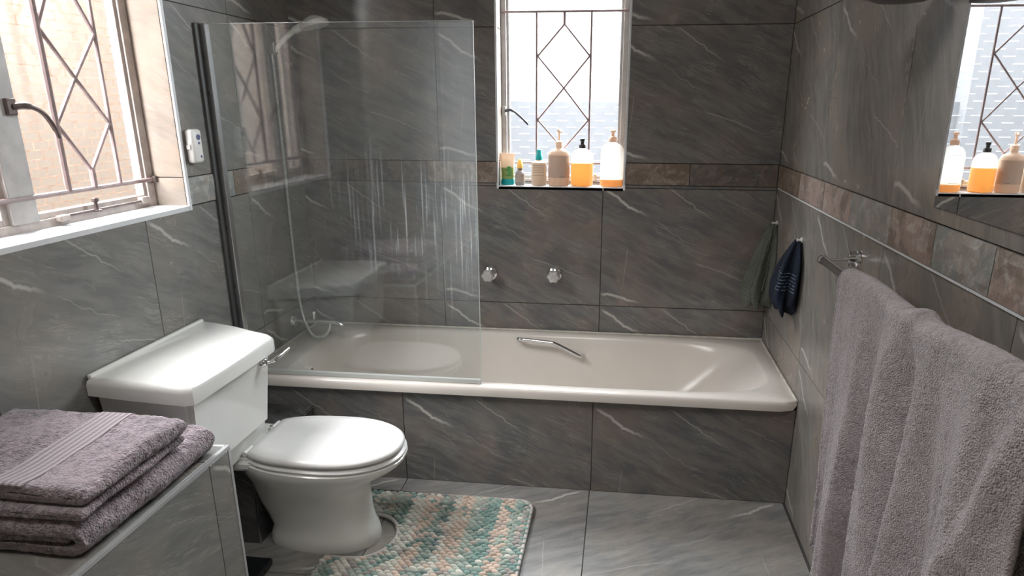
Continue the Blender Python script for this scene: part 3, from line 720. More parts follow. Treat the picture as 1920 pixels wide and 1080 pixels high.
# boxed plinth behind the toilet
pl = structure(obj('wall_plinth', bx(0.0, 0.236, -0.990, -0.585, 0.0, 0.250), 'grout'), 'low tiled boxing on the floor behind the toilet pan')
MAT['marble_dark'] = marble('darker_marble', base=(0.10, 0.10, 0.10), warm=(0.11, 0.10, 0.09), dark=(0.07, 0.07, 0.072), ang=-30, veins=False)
tile_piece(pl, (Vector((0, -0.990, 0)), X, Z, -Y), 0.0, 0.236, 0.0, 0.252, 0, 0, 'marble_dark')
tile_piece(pl, (Vector((0.236, 0, 0)), Y, Z, X), -0.990, -0.59, 0.0, 0.252, -0.99, 0, 'marble_dark')
tile_piece(pl, (Vector((0, 0, 0.250)), X, Y, Z), 0.0, 0.236, -0.99, -0.59, 0, -0.99, 'marble_dark', thick=0.003)
obj('corner_strip', bx(0.236, 0.2405, -0.9945, -0.990, 0, 0.252), 'alu', pl)
# dark flat thing on the floor beside the ledge
t = thing('low_black_box', 'low black box on the floor between the tiled ledge and plinth', 'scale', (0.2, -1.17, 0))
MAT['black_gloss'] = plain('black_gloss_finish', (0.012, 0.014, 0.016), 0.15)
obj('platform', bx(0.06, 0.322, -1.292, -1.082, 0.010, 0.024, bev=0.004), 'black_gloss', t)
for (a, b) in ((0.085, -1.27), (0.295, -1.27), (0.085, -1.105), (0.295, -1.105)):
    obj('foot', lt([(0.012, 0), (0.012, 0.010)], (a, b, 0.0005), n=12), 'alu_dark', t)

# ------------------------------------------------------------------ tiled ledge with metal edges (bottom left)
LX, LY, LZ = 0.386, -1.30, 0.486
ld = structure(obj('wall_ledge', bx(0.0, LX-0.004, FRONT, LY-0.004, 0.0, LZ-0.004), 'grout'), 'waist-low tiled ledge with bright edge strips beside the toilet')
for a, b in ((FRONT, -2.62), (-2.62, -2.0), (-2.0, -1.38), (-1.38, LY-0.004)):
    tile_piece(ld, (Vector((0, 0, LZ-0.004)), X, Y, Z), 0.006, LX-0.008, a, b, 0, a, 'marble_left')
    tile_piece(ld, (Vector((LX-0.004, 0, 0)), Y, Z, X), a, b-0.004 if b > -1.32 else b, 0.0, LZ-0.008, a, 0.02, 'marble_left')
tile_piece(ld, (Vector((0, LY-0.004, 0)), X, Z, Y), 0.006, LX-0.008, 0.0, LZ-0.008, 0, 0, 'marble_left')
MAT['edge_strip'] = plain('pale_edge_strip', (0.50, 0.50, 0.51), 0.3, 0.3, var=0.05)
for i, a in enumerate(((LX-0.008, LX+0.001, FRONT, LY+0.001, LZ-0.008, LZ+0.001), (LX-0.008, LX+0.001, LY-0.008, LY+0.001, 0.0, LZ-0.008), (0.006, LX-0.008, LY-0.008, LY+0.001, LZ-0.008, LZ+0.001))):
    obj('edge_strip', bx(*a, bev=0.001), 'edge_strip', ld)

# ------------------------------------------------------------------ towels
def terry(name, col, col2, scale=1.0, sheen=0.5):
    m, nt, out = new_mat(name)
    tc = N(nt, 'ShaderNodeTexCoord')
    v = N(nt, 'ShaderNodeTexVoronoi'); L(nt, tc.outputs['Object'], v.inputs['Vector']); v.inputs['Scale'].default_value = 380*scale
    f = noise_tex(nt, tc.outputs['Object'], 140*scale, 4, 0.7)
    g = noise_tex(nt, tc.outputs['Object'], 14, 3)
    c = mixc(nt, sstep(nt, f, 0.33, 0.66), col2, col)
    c = mixc(nt, mth(nt, 'MULTIPLY', sstep(nt, g, 0.4, 0.65), 0.35), c, tuple(min(1, x*1.2) for x in col))
    p = principled(nt, out, c, 0.95, 0, 0.15, Sheen_Weight=sheen, Sheen_Roughness=0.5)
    hh = mth(nt, 'MULTIPLY_ADD', f, 1.6, mth(nt, 'SUBTRACT', 1.0, v.outputs[0]))
    bump(nt, p, hh, 0.85, 0.0045)
    return m
MAT['terry_hang'] = terry('mauve_grey_terry', (0.53, 0.465, 0.49), (0.32, 0.28, 0.295))
MAT['terry_fold'] = terry('dusky_mauve_terry', (0.42, 0.34, 0.375), (0.13, 0.10, 0.12), 0.62)
MAT['terry_band'] = None
m, nt, out = new_mat('woven_border_band')
tc = N(nt, 'ShaderNodeTexCoord'); sep = N(nt, 'ShaderNodeSeparateXYZ'); L(nt, tc.outputs['Object'], sep.inputs[0])
rib = mth(nt, 'SINE', mth(nt, 'MULTIPLY', sep.outputs['X'], 520.0))
fine = mth(nt, 'SINE', mth(nt, 'MULTIPLY', sep.outputs['Y'], 1600.0))
c = mixc(nt, sstep(nt, rib, -0.6, 0.8), (0.25, 0.205, 0.23), (0.47, 0.40, 0.425))
p = principled(nt, out, c, 0.8, 0, 0.2, Sheen_Weight=0.4)
bump(nt, p, mth(nt, 'ADD', mth(nt, 'MULTIPLY', rib, 1.0), mth(nt, 'MULTIPLY', fine, 0.25)), 0.6, 0.002)
MAT['terry_band'] = m

def towel_on_rail():
    t = thing('hanging_towel', 'large mauve-grey bath towel draped over the chrome rail', 'towel', (1.72, -1.48, 0.87))
    xr, zr = 1.72, 0.872
    ya, yb = -1.135, -1.862
    nu, ns = 230, 300
    Lf, Lb, rr = 0.63, 0.45, 0.017
    def pos(u, s):
        y = ya + (yb-ya)*u
        # s<0: behind the rail, s>0: in front
        arc = PI*rr/2
        if abs(s) <= arc:
            a = s/rr; x = xr - math.sin(a)*rr; z = zr + math.cos(a)*rr; d = 0
        elif s > 0: x = xr-rr; d = s-arc; z = zr-d
        else: x = xr+rr; d = -s-arc; z = zr-d
        k = min(1, d/0.45); front = s > 0
        zt = 0.006*math.sin(u*9+0.4)*max(0, 1-d/0.1)
        z += zt + 0.012*math.exp(-((u-0.50)/0.035)**2)*max(0, 1-d/0.06) + 0.030*u*max(0, 1-d/0.3)
        if front:
            amp = 0.003+0.026*k
            f = (math.sin(u*31+1.2+d*1.5) * 0.40 + math.sin(u*17.5-0.6-d*2.2)*0.50 + math.sin(u*54+d*4)*0.14)
            for (uc, am, wd_, sl) in ((0.10, 0.018, 0.020, 0.02), (0.235, 0.022, 0.020, 0.03), (0.375, 0.024, 0.024, 0.02), (0.70, 0.016, 0.022, 0.05), (0.84, 0.018, 0.024, 0.14)):
                x -= am*k*math.exp(-((u-uc-sl*d)/wd_)**2)
            crease = math.exp(-((u-0.50-0.08*d)/0.045)**2)*0.030*min(1, d/0.10)
            diag = math.exp(-((u-0.97+0.33*d)/0.03)**2)*0.020*min(1, d/0.1)
            ridge = math.exp(-((u-0.42-0.0*d)/0.03)**2)*0.016*min(1, d/0.15)
            x -= 0.004 + 0.004*k + 1.45*amp*f - crease + diag + ridge
            y += 0.012*k*math.sin(u*22+1) - 0.075*k*(1-u) * 0.9 + 0.012*(u-0.5)
        else:
            x += 0.006*k*math.sin(u*20)
        n1 = noise.noise(Vector((y*55, z*55, x*10)))*0.0016 + noise.noise(Vector((y*170, z*170, 3)))*0.0011
        return Vector((x - n1 if front or abs(s) < arc else x + n1, y, z + (n1 if abs(s) < arc else 0)))
    bm = bmesh.new()
    G = []
    for i in range(nu+1):
        col = []
        for j in range(ns+1):
            s = -Lb + (Lf+Lb)*j/ns
            col.append(bm.verts.new(pos(i/nu, s)))
        G.append(col)
    for i in range(nu):
        for j in range(ns): bm.faces.new((G[i][j], G[i+1][j], G[i+1][j+1], G[i][j+1]))
    o = obj('towel_cloth', bm, 'terry_hang', t, smooth='all')
    md = o.modifiers.new('thick', 'SOLIDIFY'); md.thickness = 0.007; md.offset = 0
    # stitched hems: side and lower edge
    for uu in (0.0, 1.0):
        pts = [pos(uu, -0.02+(Lf+0.02)*k/60) + Vector((-0.001, 0, 0)) for k in range(61)]
        obj('hem', tb(pts, 0.0052, n=8), 'terry_hang', o, smooth='all')
    pts = [pos(k/80, Lf) for k in range(81)]
    obj('hem', tb(pts, 0.0060, n=8), 'terry_hang', o, smooth='all')
towel_on_rail()

def rail():
    t = thing('towel_rail', 'chrome towel rail on brackets fixed to the right wall', 'towel rail', (1.72, -1.5, 0.87))
    obj('rail_bar', tb([(1.72, -0.925, 0.868), (1.72, -2.02, 0.868)], 0.0095, n=18), 'chrome', t, smooth=True)
    for yy in (-0.925, -2.02):
        s = 1 if yy > -1.5 else -1
        obj('end_cap', tb([(1.72, yy-0.002*s, 0.868), (1.72, yy+0.006*s, 0.868)], 0.0115, n=18), 'chrome', t, smooth=True)
        y2 = yy - 0.012*s
        ar = obj('bracket_arm', tb([(1.724, y2, 0.869), (1.785, y2, 0.874)], 0.0048, n=12), 'chrome', t, smooth=True)
        bp_ = obj('wall_plate', lt([(0.0205, 0.0), (0.0195, -0.006), (0.013, -0.010), (0.010, -0.022), (0.005, -0.024)], (W-0.0045, y2, 0.875), n=24, axis='x'), 'chrome', ar, smooth=True)
        obj('clamp', bx(1.776, 1.790, y2-0.006, y2+0.006, 0.855, 0.894, bev=0.002), 'chrome', ar)
rail()

def fold(zb, h, sheet, x0, x1, y0, y1, seed, name='fold', parent=None, mat='terry_fold', amp=0.0022, wave=0.004):
    """one U-shaped fold of thick towelling: sheet runs left to right, turns, comes back; swept along y"""
    r = (h-sheet)/2; zc = zb + h/2
    path = []
    n1 = 46
    for k in range(n1): path.append((x0+(x1-h/2-x0)*k/n1, zb+sheet/2))
    for k in range(19):
        a = -PI/2 + PI*k/18; path.append((x1-h/2 + math.cos(a)*r*1.0, zc+math.sin(a)*r))
    for k in range(n1): path.append((x1-h/2-(x1-h/2-x0)*(k+1)/n1, zb+h-sheet/2))
    m = len(path); ny = max(20, int(abs(y1-y0)/0.005))
    outline = []
    def nrm(i):
        a = path[max(0, i-1)]; b = path[min(m-1, i+1)]; dx, dz = b[0]-a[0], b[1]-a[1]; l = math.hypot(dx, dz) or 1
        return (dz/l, -dx/l)
    hs = sheet/2
    out_side = [(path[i][0]+nrm(i)[0]*hs, path[i][1]+nrm(i)[1]*hs, nrm(i)) for i in range(m)]
    in_side = [(path[i][0]-nrm(i)[0]*hs, path[i][1]-nrm(i)[1]*hs, (-nrm(i)[0], -nrm(i)[1])) for i in range(m)]
    ring = out_side + in_side[::-1]
    bm = bmesh.new(); rows = []
    for j in range(ny+1):
        t_ = j/ny; y = y0 + (y1-y0)*t_
        endk = min(t_, 1-t_)*abs(y1-y0)
        e = 1 - max(0, 1-endk/0.010)**2*0.35
        row = []
        for (x, z, nn) in ring:
            d = noise.noise(Vector((x*60+seed, y*60, z*60)))*amp + noise.noise(Vector((x*190+seed, y*190, z*190)))*amp*0.75
            sag = wave*noise.noise(Vector((x*6+seed, y*7, seed)))*((z-zb)/h)
            xx = x + nn[0]*d + (0.006*noise.noise(Vector((y*9, seed, 1))) if x > x1-h else 0)
            zz = zc + (z-zc)*e + nn[1]*d + sag
            zz = max(zz, zb+0.0005)
            row.append(bm.verts.new((xx, y + 0.004*noise.noise(Vector((x*12, z*30, seed)))*(1 if t_ < 0.5 else -1), zz)))
        rows.append(row)
    n = len(ring)
    for a, b in zip(rows, rows[1:]):
        for k in range(n): bm.faces.new((a[k], a[(k+1) % n], b[(k+1) % n], b[k]))
    for row in (rows[0], rows[-1]):
        for i in range(m-1): bm.faces.new((row[i], row[i+1], row[n-2-i], row[n-1-i]))
    return obj(name, bm, mat, parent, smooth=60)
def folded_towels():
    z = LZ+0.001
    a = thing('folded_towel', 'lower of two folded mauve towels, lying directly on the tiled ledge', 'towel', (0.2, -1.5, z), 'folded towels on the ledge')
    fold(z, 0.066, 0.019, 0.012, 0.379, -1.715, -1.335, 3.1, 'outer_fold', a, wave=0.002)
    fold(z+0.0195, 0.026, 0.0125, 0.016, 0.345, -1.708, -1.345, 8.4, 'inner_fold', a, amp=0.0012, wave=0)
    b = thing('folded_towel', 'upper folded mauve towel with a woven stripe, on top of the stack', 'towel', (0.2, -1.58, z+0.0695), 'folded towels on the ledge')
    fold(z+0.0695, 0.022, 0.010, 0.014, 0.378, -1.712, -1.430, 12.7, 'under_fold', b, amp=0.0012, wave=0.0)
    fold(z+0.0920, 0.0345, 0.0165, 0.010, 0.384, -1.700, -1.425, 19.2, 'upper_fold', b, wave=0.014)
    # border band woven across the top
    bm = bmesh.new(); nx, ny = 20, 70; G = []
    for i in range(nx+1):
        col = []
        for j in range(ny+1):
            x = 0.205 + 0.068*i/nx; y = -1.702 + 0.279*j/ny
            zt = z+0.0920+0.0345
            sag = 0.014*noise.noise(Vector((x*6+19.2, y*7, 19.2)))
            e = min(j, ny-j)/ny*0.279; dr = 0.0035*max(0, 1-e/0.010)**2
            col.append(bm.verts.new((x + 0.002*math.sin(y*40), y, zt + sag + 0.0016 - dr)))
        G.append(col)
    for i in range(nx):
        for j in range(ny): bm.faces.new((G[i][j], G[i+1][j], G[i+1][j+1], G[i][j+1]))
    ret = bmesh.ops.extrude_face_region(bm, geom=list(bm.faces))
    for v in ret['geom']:
        if isinstance(v, bmesh.types.BMVert): v.co.z -= 0.003
    obj('woven_stripe', bm, 'terry_band', b, smooth=50)
folded_towels()

# ------------------------------------------------------------------ pedestal mat
def mat_():
    t = thing('pedestal_mat', 'teal, peach and white tufted mat with a cut-out around the toilet foot', 'bath mat', (0.73, -0.95, 0))
    x0, x1, ya, yb = 0.455, 0.997, -1.27, -0.690
    def inside(x, y):
        if x < x0 or x > x1 or y < ya or y > yb: return False
        # rounded corners
        r = 0.045
        for cx_, cy_ in ((x1-r, yb-r), (x1-r, ya+r)):
            if (x-cx_) > 0 and ((y-cy_)*(1 if cy_ > -1 else -1)) > 0 and math.hypot(x-cx_, y-cy_) > r: return False
        # cut-out
        if x < 0.53 and abs(y+0.93) < 0.108: return False
        if math.hypot((x-0.53)/0.092, (y+0.93)/0.108) < 1: return False
        return True
    edge = []
    def arc(cx_, cy_, rx, ry, a0, a1, n): return [(cx_+rx*math.cos(math.radians(a0+(a1-a0)*k/n)), cy_+ry*math.sin(math.radians(a0+(a1-a0)*k/n))) for k in range(n+1)]
    r = 0.045
    outl = [(x0, ya), *arc(x1-r, ya+r, r, r, -90, 0, 8), *arc(x1-r, yb-r, r, r, 0, 90, 8), (x0, yb), (x0, -0.822), *arc(0.53, -0.93, 0.092, 0.108, 90, -90, 22), (x0, -1.038)]
    bm = bmesh.new(); vb = [bm.verts.new((x, y, 0.0005)) for x, y in outl]; f = bm.faces.new(vb)
    ret = bmesh.ops.extrude_face_region(bm, geom=[f])
    for v in ret['geom']:
        if isinstance(v, bmesh.types.BMVert): v.co.z = 0.007
    MAT['mat_base'] = plain('mat_backing', (0.16, 0.17, 0.155), 0.95)
    obj('mat_backing', bm, 'mat_base', t)
    MAT['mat_bind'] = plain('mat_edge_binding', (0.52, 0.47, 0.44), 0.9, bmp=0.5, bscale=300)
    pts = [(x, y, 0.008) for x, y in outl] + [(outl[0][0], outl[0][1], 0.008)]
    obj('edge_binding', tb(pts, 0.006, n=6), 'mat_bind', t, smooth='all')
    # tufts
    px_, py_ = 0.0215, 0.0122
    V, F, COL = [], [], []
    pal = {'t': (0.20, 0.33, 0.30), 'g': (0.34, 0.42, 0.37), 'p': (0.68, 0.54, 0.45), 'w': (0.72, 0.70, 0.63), 'd': (0.16, 0.24, 0.235), 's': (0.44, 0.50, 0.44), 'm': (0.42, 0.38, 0.36)}
    colseq = 'gtwwmsstwwppgdwppsgttppgmt'
    row = 0; y = yb-0.006
    nseg, nr = 7, 5
    while y > ya:
        xoff = (row % 2)*px_*0.5
        x = x0 + xoff; ci = 0
        while x < x1:
            if inside(x, y) and inside(x+0.004, y) and inside(x, y+0.004) and inside(x, y-0.006):
                base = colseq[(ci + (1 if random.random() < 0.12 else 0)) % len(colseq)]
                if random.random() < 0.28: base = random.choice('tgwspm')
                c = pal[base]; k = random.uniform(0.85, 1.15); c = tuple(min(1, v*k) for v in c)
                ca, sa = math.cos(random.uniform(-0.5, 0.2)), math.sin(random.uniform(-0.5, 0.2))
                lx, ly, lz = px_*0.60, py_*0.50, random.uniform(0.009, 0.0125)
                b0 = len(V)
                for i in range(nr):       # hemisphere-ish pellet
                    ph = PI*0.5*i/(nr-1); rad = math.cos(ph)**0.7 if i < nr-1 else 0
                    if i == nr-1:
                        V.append((x, y, 0.006+lz)); COL.append(c); break
                    for kk in range(nseg+1):
                        a = 2*PI*kk/(nseg+1); ex, ey = lx*rad*math.cos(a), ly*rad*math.sin(a)
                        V.append((x+ex*ca-ey*sa, y+ex*sa+ey*ca, 0.006+lz*math.sin(ph))); COL.append(tuple(v*(0.62+0.38*math.sin(ph)) for v in c) if False else c)
                q = nseg+1
                for i in range(nr-2):
                    for kk in range(q): F.append((b0+i*q+kk, b0+i*q+(kk+1) % q, b0+(i+1)*q+(kk+1) % q, b0+(i+1)*q+kk))
                top = b0+(nr-1)*q
                for kk in range(q): F.append((b0+(nr-2)*q+kk, b0+(nr-2)*q+(kk+1) % q, top))
            x += px_; ci += 1
        y -= py_; row += 1
    me = bpy.data.meshes.new('tufts'); me.from_pydata(V, [], F)
    ca_ = me.color_attributes.new('Col', 'FLOAT_COLOR', 'POINT')
    ca_.data.foreach_set('color', [q for c in COL for q in (*c, 1.0)])
    for p in me.polygons: p.use_smooth = True
    m, nt, out = new_mat('chenille_tufts')
    at = N(nt, 'ShaderNodeVertexColor', _layer_name='Col'); tc = N(nt, 'ShaderNodeTexCoord')
    nz = noise_tex(nt, tc.outputs['Object'], 420, 3, 0.7)
    c = mixc(nt, sstep(nt, nz, 0.35, 0.65), at.outputs[0], (0.5, 0.5, 0.46)); 
    mm = nt.nodes[-1]
    c2 = N(nt, 'ShaderNodeMix', _data_type='RGBA'); c2.inputs[0].default_value = 0.22; L(nt, at.outputs[0], c2.inputs[6]); L(nt, c, c2.inputs[7])
    p = principled(nt, out, c2.outputs[2], 0.95, 0, 0.1, Sheen_Weight=0.3); bump(nt, p, nz, 0.7, 0.002)
    me.materials.append(m)
    o = bpy.data.objects.new('tufts', me); C.objects.link(o); o.parent = t; o.location = -t.location; o['kind'] = 'stuff'
mat_()

# ------------------------------------------------------------------ bottles on the window sill
def translucent(name, col, trans=0.5, rough=0.4):
    m, nt, out = new_mat(name)
    tc = N(nt, 'ShaderNodeTexCoord'); f = noise_tex(nt, tc.outputs['Object'], 8, 2)
    c = mixc(nt, f, tuple(x*0.95 for x in col), col)
    p = nt.nodes.new('ShaderNodeBsdfPrincipled'); L(nt, c, p.inputs['Base Color']); p.inputs['Roughness'].default_value = rough
    tl = N(nt, 'ShaderNodeBsdfTranslucent'); L(nt, c, tl.inputs[0])
    mx = N(nt, 'ShaderNodeMixShader', Fac=trans); L(nt, p.outputs[0], mx.inputs[1]); L(nt, tl.outputs[0], mx.inputs[2]); L(nt, mx.outputs[0], out.inputs[0])
    return m
def sheer(name, col, clear=0.6):
    m, nt, out = new_mat(name)
    tc = N(nt, 'ShaderNodeTexCoord'); f = noise_tex(nt, tc.outputs['Object'], 8, 2)
    tr = N(nt, 'ShaderNodeBsdfTransparent'); L(nt, mixc(nt, f, col, tuple(min(1, x*1.03) for x in col)), tr.inputs[0])
    tl = N(nt, 'ShaderNodeBsdfTranslucent'); tl.inputs[0].default_value = (*col, 1)
    gl = N(nt, 'ShaderNodeBsdfGlossy', Roughness=0.08)
    a = N(nt, 'ShaderNodeMixShader', Fac=1-clear); L(nt, tr.outputs[0], a.inputs[1]); L(nt, tl.outputs[0], a.inputs[2])
    fr = fresnel(nt, 1.3); b = N(nt, 'ShaderNodeMixShader'); L(nt, fr.outputs[0], b.inputs[0]); L(nt, a.outputs[0], b.inputs[1]); L(nt, gl.outputs[0], b.inputs[2])
    L(nt, b.outputs[0], out.inputs[0]); return m
MAT['b_beige'] = translucent('beige_bottle_plastic', (0.84, 0.68, 0.55), 0.30)
MAT['b_tan'] = translucent('tan_lotion_plastic', (0.70, 0.58, 0.47), 0.30)
MAT['b_label'] = translucent('label_paper', (0.72, 0.59, 0.50), 0.25)
MAT['b_print'] = plain('label_print', (0.22, 0.20, 0.20), 0.5)
MAT['b_teal'] = translucent('teal_cap', (0.02, 0.48, 0.48), 0.25)
MAT['b_green'] = translucent('green_print', (0.16, 0.48, 0.16), 0.3)
MAT['b_lime'] = translucent('lime_print', (0.50, 0.66, 0.28), 0.45)
MAT['b_cream'] = translucent('cream_tube', (0.80, 0.66, 0.54), 0.4)
MAT['b_yellow'] = translucent('yellow_cap', (0.90, 0.66, 0.25), 0.4)
MAT['b_grey'] = translucent('grey_label', (0.50, 0.44, 0.42), 0.3)
MAT['b_clear'] = sheer('clear_bottle', (0.97, 0.96, 0.93), 0.72)
MAT['b_orange'] = translucent('orange_soap', (0.97, 0.64, 0.28), 0.5, 0.2)
MAT['b_pale_orange'] = translucent('pale_orange_soap', (0.95, 0.62, 0.30), 0.5, 0.2)
MAT['b_black'] = plain('black_pump', (0.03, 0.03, 0.032), 0.35)
MAT['b_peach'] = translucent('peach_pump', (0.80, 0.62, 0.50), 0.3)
SZ = 0.9287
def pump(parent, x, y, z, s, mat, right=True, tall=0.03):
    bm = bmesh.new(); lathe(bm, [(0.011*s, 0), (0.011*s, 0.012*s), (0.006*s, 0.015*s), (0.0035*s, 0.016*s), (0.0035*s, 0.016*s+tall)], (x, y, z), n=20)
    p = obj('pump', bm, mat, parent, smooth=True)
    zt = z+0.016*s+tall
    obj('nozzle', tb([(x, y, zt-0.004), (x, y, zt+0.004)], 0.0068*s, n=14), mat, p, smooth=True)
    obj('spout', tb([(x, y, zt), (x+0.006*s, y-0.016*s, zt-0.001), (x+0.008*s, y-0.022*s, zt-0.006)], 0.0030*s, n=8), mat, p, smooth=True)
def print_lines(parent, x, y, zs, w, name='print'):
    for z in zs:
        obj(name, bx(x-w/2, x+w/2, y-0.0006, y, z-0.0007, z+0.0007), 'b_print', parent)
# tube
t = thing('lotion_tube', 'green and cream squeeze tube standing on its teal cap, leftmost on sill', 'tube', (0.800, 0.04, SZ))
x, y = 0.802, 0.042
def tubering(hw, hd, z, n=28, ox=0): return [(x+ox+hw*math.cos(2*PI*k/n), y+hd*math.sin(2*PI*k/n), z) for k in range(n)]
bm = bmesh.new(); loft(bm, [tubering(0.024, 0.013, SZ), tubering(0.025, 0.014, SZ+0.004), tubering(0.025, 0.014, SZ+0.020), tubering(0.023, 0.013, SZ+0.022)]); obj('cap', bm, 'b_teal', t, smooth=True)
bm = bmesh.new(); loft(bm, [tubering(0.023, 0.013, SZ+0.022), tubering(0.0245, 0.013, SZ+0.050), tubering(0.0265, 0.0095, SZ+0.085), tubering(0.0275, 0.004, SZ+0.104), tubering(0.028, 0.0015, SZ+0.110), tubering(0.028, 0.0015, SZ+0.117)])
tbk = obj('tube_body', bm, 'b_cream', t, smooth=True)
bm = bmesh.new(); loft(bm, [tubering(0.0235, 0.0135, SZ+0.0225), tubering(0.0250, 0.0136, SZ+0.050), tubering(0.0256, 0.0122, SZ+0.064)]); obj('lime_wrap', bm, 'b_lime', tbk, smooth=True)
bm = bmesh.new()
for (dx, dz, ww, hh) in ((0.008, 0.064, 0.009, 0.006), (0.006, 0.055, 0.012, 0.005), (0.010, 0.046, 0.008, 0.005), (0.006, 0.036, 0.011, 0.004)):
    lathe(bm, [(hh, 0.0), (hh*0.9, -0.0008)], (x+dx, y-0.0128, SZ+dz), n=12, axis='y', sx=ww/hh)
o_ = obj('leaf_print', bm, 'b_green', tbk); o_['kind'] = 'stuff'
# serum
t = thing('dropper_bottle', 'small serum bottle with yellow dropper top, second from left on sill', 'bottle', (0.85, 0.03, SZ))
bd = obj('body', lt([(0.017, 0), (0.0185, 0.003), (0.0185, 0.040), (0.016, 0.048), (0.009, 0.054), (0.009, 0.058)], (0.851, 0.036, SZ), n=24), 'b_grey', t, smooth=True)
obj('label', lt([(0.0188, 0.012), (0.0188, 0.040)], (0.851, 0.036, SZ), n=24, cap=False), 'b_label', bd, smooth=True)
obj('collar', lt([(0.0105, 0), (0.0105, 0.005)], (0.851, 0.036, SZ+0.057), n=18), 'b_print', t, smooth=True)
obj('dropper', lt([(0.011, 0), (0.0115, 0.003), (0.011, 0.016), (0.0085, 0.022), (0.0075, 0.030), (0.004, 0.034)], (0.851, 0.036, SZ+0.062), n=20), 'b_yellow', t, smooth=True)
# spray
t = thing('spray_bottle', 'beige body-mist bottle with bright teal spray cap, third from left on sill', 'bottle', (0.923, 0.04, SZ))
bd = obj('body', lt([(0.026, 0), (0.029, 0.004), (0.029, 0.074), (0.027, 0.084), (0.018, 0.090), (0.010, 0.092), (0.010, 0.095)], (0.923, 0.045, SZ), n=30), 'b_tan', t, smooth=True)
print_lines(bd, 0.924, 0.0155, (SZ+0.074, SZ+0.066, SZ+0.058, SZ+0.050, SZ+0.038), 0.040, 'print')
obj('cap', lt([(0.0135, 0), (0.0135, 0.012), (0.010, 0.020), (0.0085, 0.030), (0.0085, 0.036), (0.005, 0.039)], (0.923, 0.045, SZ+0.094), n=22), 'b_teal', t, smooth=True)
# big pump
t = thing('pump_bottle', 'tall beige lotion bottle with matching pump, middle of the sill', 'bottle', (0.997, 0.035, SZ))
bd = obj('body', lt([(0.036, 0), (0.0405, 0.005), (0.0405, 0.110), (0.038, 0.122), (0.030, 0.131), (0.016, 0.136), (0.0135, 0.139), (0.0135, 0.146)], (0.999, 0.040, SZ), n=36, sy=0.72), 'b_beige', t, smooth=True)
obj('label', lt([(0.0408, 0.030), (0.0408, 0.112)], (0.999, 0.040, SZ), n=36, sy=0.725, cap=False), 'b_label', bd, smooth=True)
print_lines(bd, 1.012, 0.0115, (SZ+0.034,), 0.020)
pump(t, 0.999, 0.040, SZ+0.146, 1.25, 'b_beige', tall=0.036)
# clear with orange
def clear_bottle(x, y, hw, h, liquid, lmat, pm, label, cat='bottle', s=1.0):
    t = thing('soap_bottle', label, cat, (x, y, SZ))
    d = 0.66
    prof = [(hw*0.93, 0.0), (hw, 0.006), (hw, h*0.74), (hw*0.93, h*0.86), (hw*0.70, h*0.95), (0.014, h), (0.0125, h+0.004)]
    bd = obj('body', lt(prof, (x, y, SZ), n=36, sy=d), 'b_clear', t, smooth=True)
    obj('liquid', lt([(hw*0.90, 0.0015), (hw*0.965, 0.006), (hw*0.965, liquid), (hw*0.5, liquid+0.0002)], (x, y, SZ+0.001), n=36, sy=d), lmat, bd, smooth=40)
    return t, bd
t, bd = clear_bottle(1.086, 0.042, 0.0425, 0.136, 0.084, 'b_orange', 'b_black', 'clear bottle three-fifths full of orange soap with a short black pump')
obj('collar', lt([(0.0135, 0), (0.0135, 0.012), (0.012, 0.014)], (1.086, 0.042, SZ+0.138), n=20), 'b_black', t, smooth=True)
p_ = obj('pump', lt([(0.0065, 0), (0.0065, 0.010), (0.009, 0.011), (0.009, 0.020), (0.006, 0.022)], (1.086, 0.042, SZ+0.152), n=16), 'b_black', t, smooth=True)
t, bd = clear_bottle(1.198, 0.040, 0.0440, 0.160, 0.026, 'b_pale_orange', 'b_peach', 'nearly empty clear bottle with a little orange soap, rightmost on sill')
print_lines(bd, 1.195, 0.0105, (SZ+0.128, SZ+0.032), 0.030)
obj('collar', lt([(0.015, 0), (0.015, 0.014), (0.012, 0.018), (0.006, 0.020), (0.006, 0.034), (0.010, 0.036), (0.010, 0.042), (0.004, 0.044)], (1.198, 0.040, SZ+0.162), n=20), 'b_peach', t, smooth=True)

# ------------------------------------------------------------------ wall device
t = thing('wall_sensor', 'small white plastic air freshener unit on the left wall beside the screen', 'air freshener', (0.005, -0.705, 1.10))
MAT['white_plastic'] = plain('white_plastic', (0.78, 0.76, 0.74), 0.35)
MAT['blue_print'] = plain('dark_blue_print', (0.08, 0.09, 0.22), 0.4)
bd = obj('body', bx(0.0045, 0.030, -0.7265, -0.678, 1.056, 1.150, bev=0.009, seg=4), 'white_plastic', t, smooth=True)
bm = bmesh.new()
lathe(bm, [(0.010, 0), (0.010, 0.0006)], (0.030, -0.698, 1.128), n=18, axis='x', sx=1.0, sy=0.8)
obj('printed_badge', bm, 'blue_print', bd)
obj('printed_badge', bx(0.030, 0.0306, -0.702, -0.694, 1.108, 1.115), 'blue_print', bd)
obj('button', lt([(0.0035, 0), (0.0035, 0.001)], (0.030, -0.694, 1.074), n=12, axis='x'), 'blue_print', bd)
obj('side_clip', bx(0.010, 0.022, -0.7305, -0.7265, 1.095, 1.108, bev=0.001), 'white_plastic', bd)

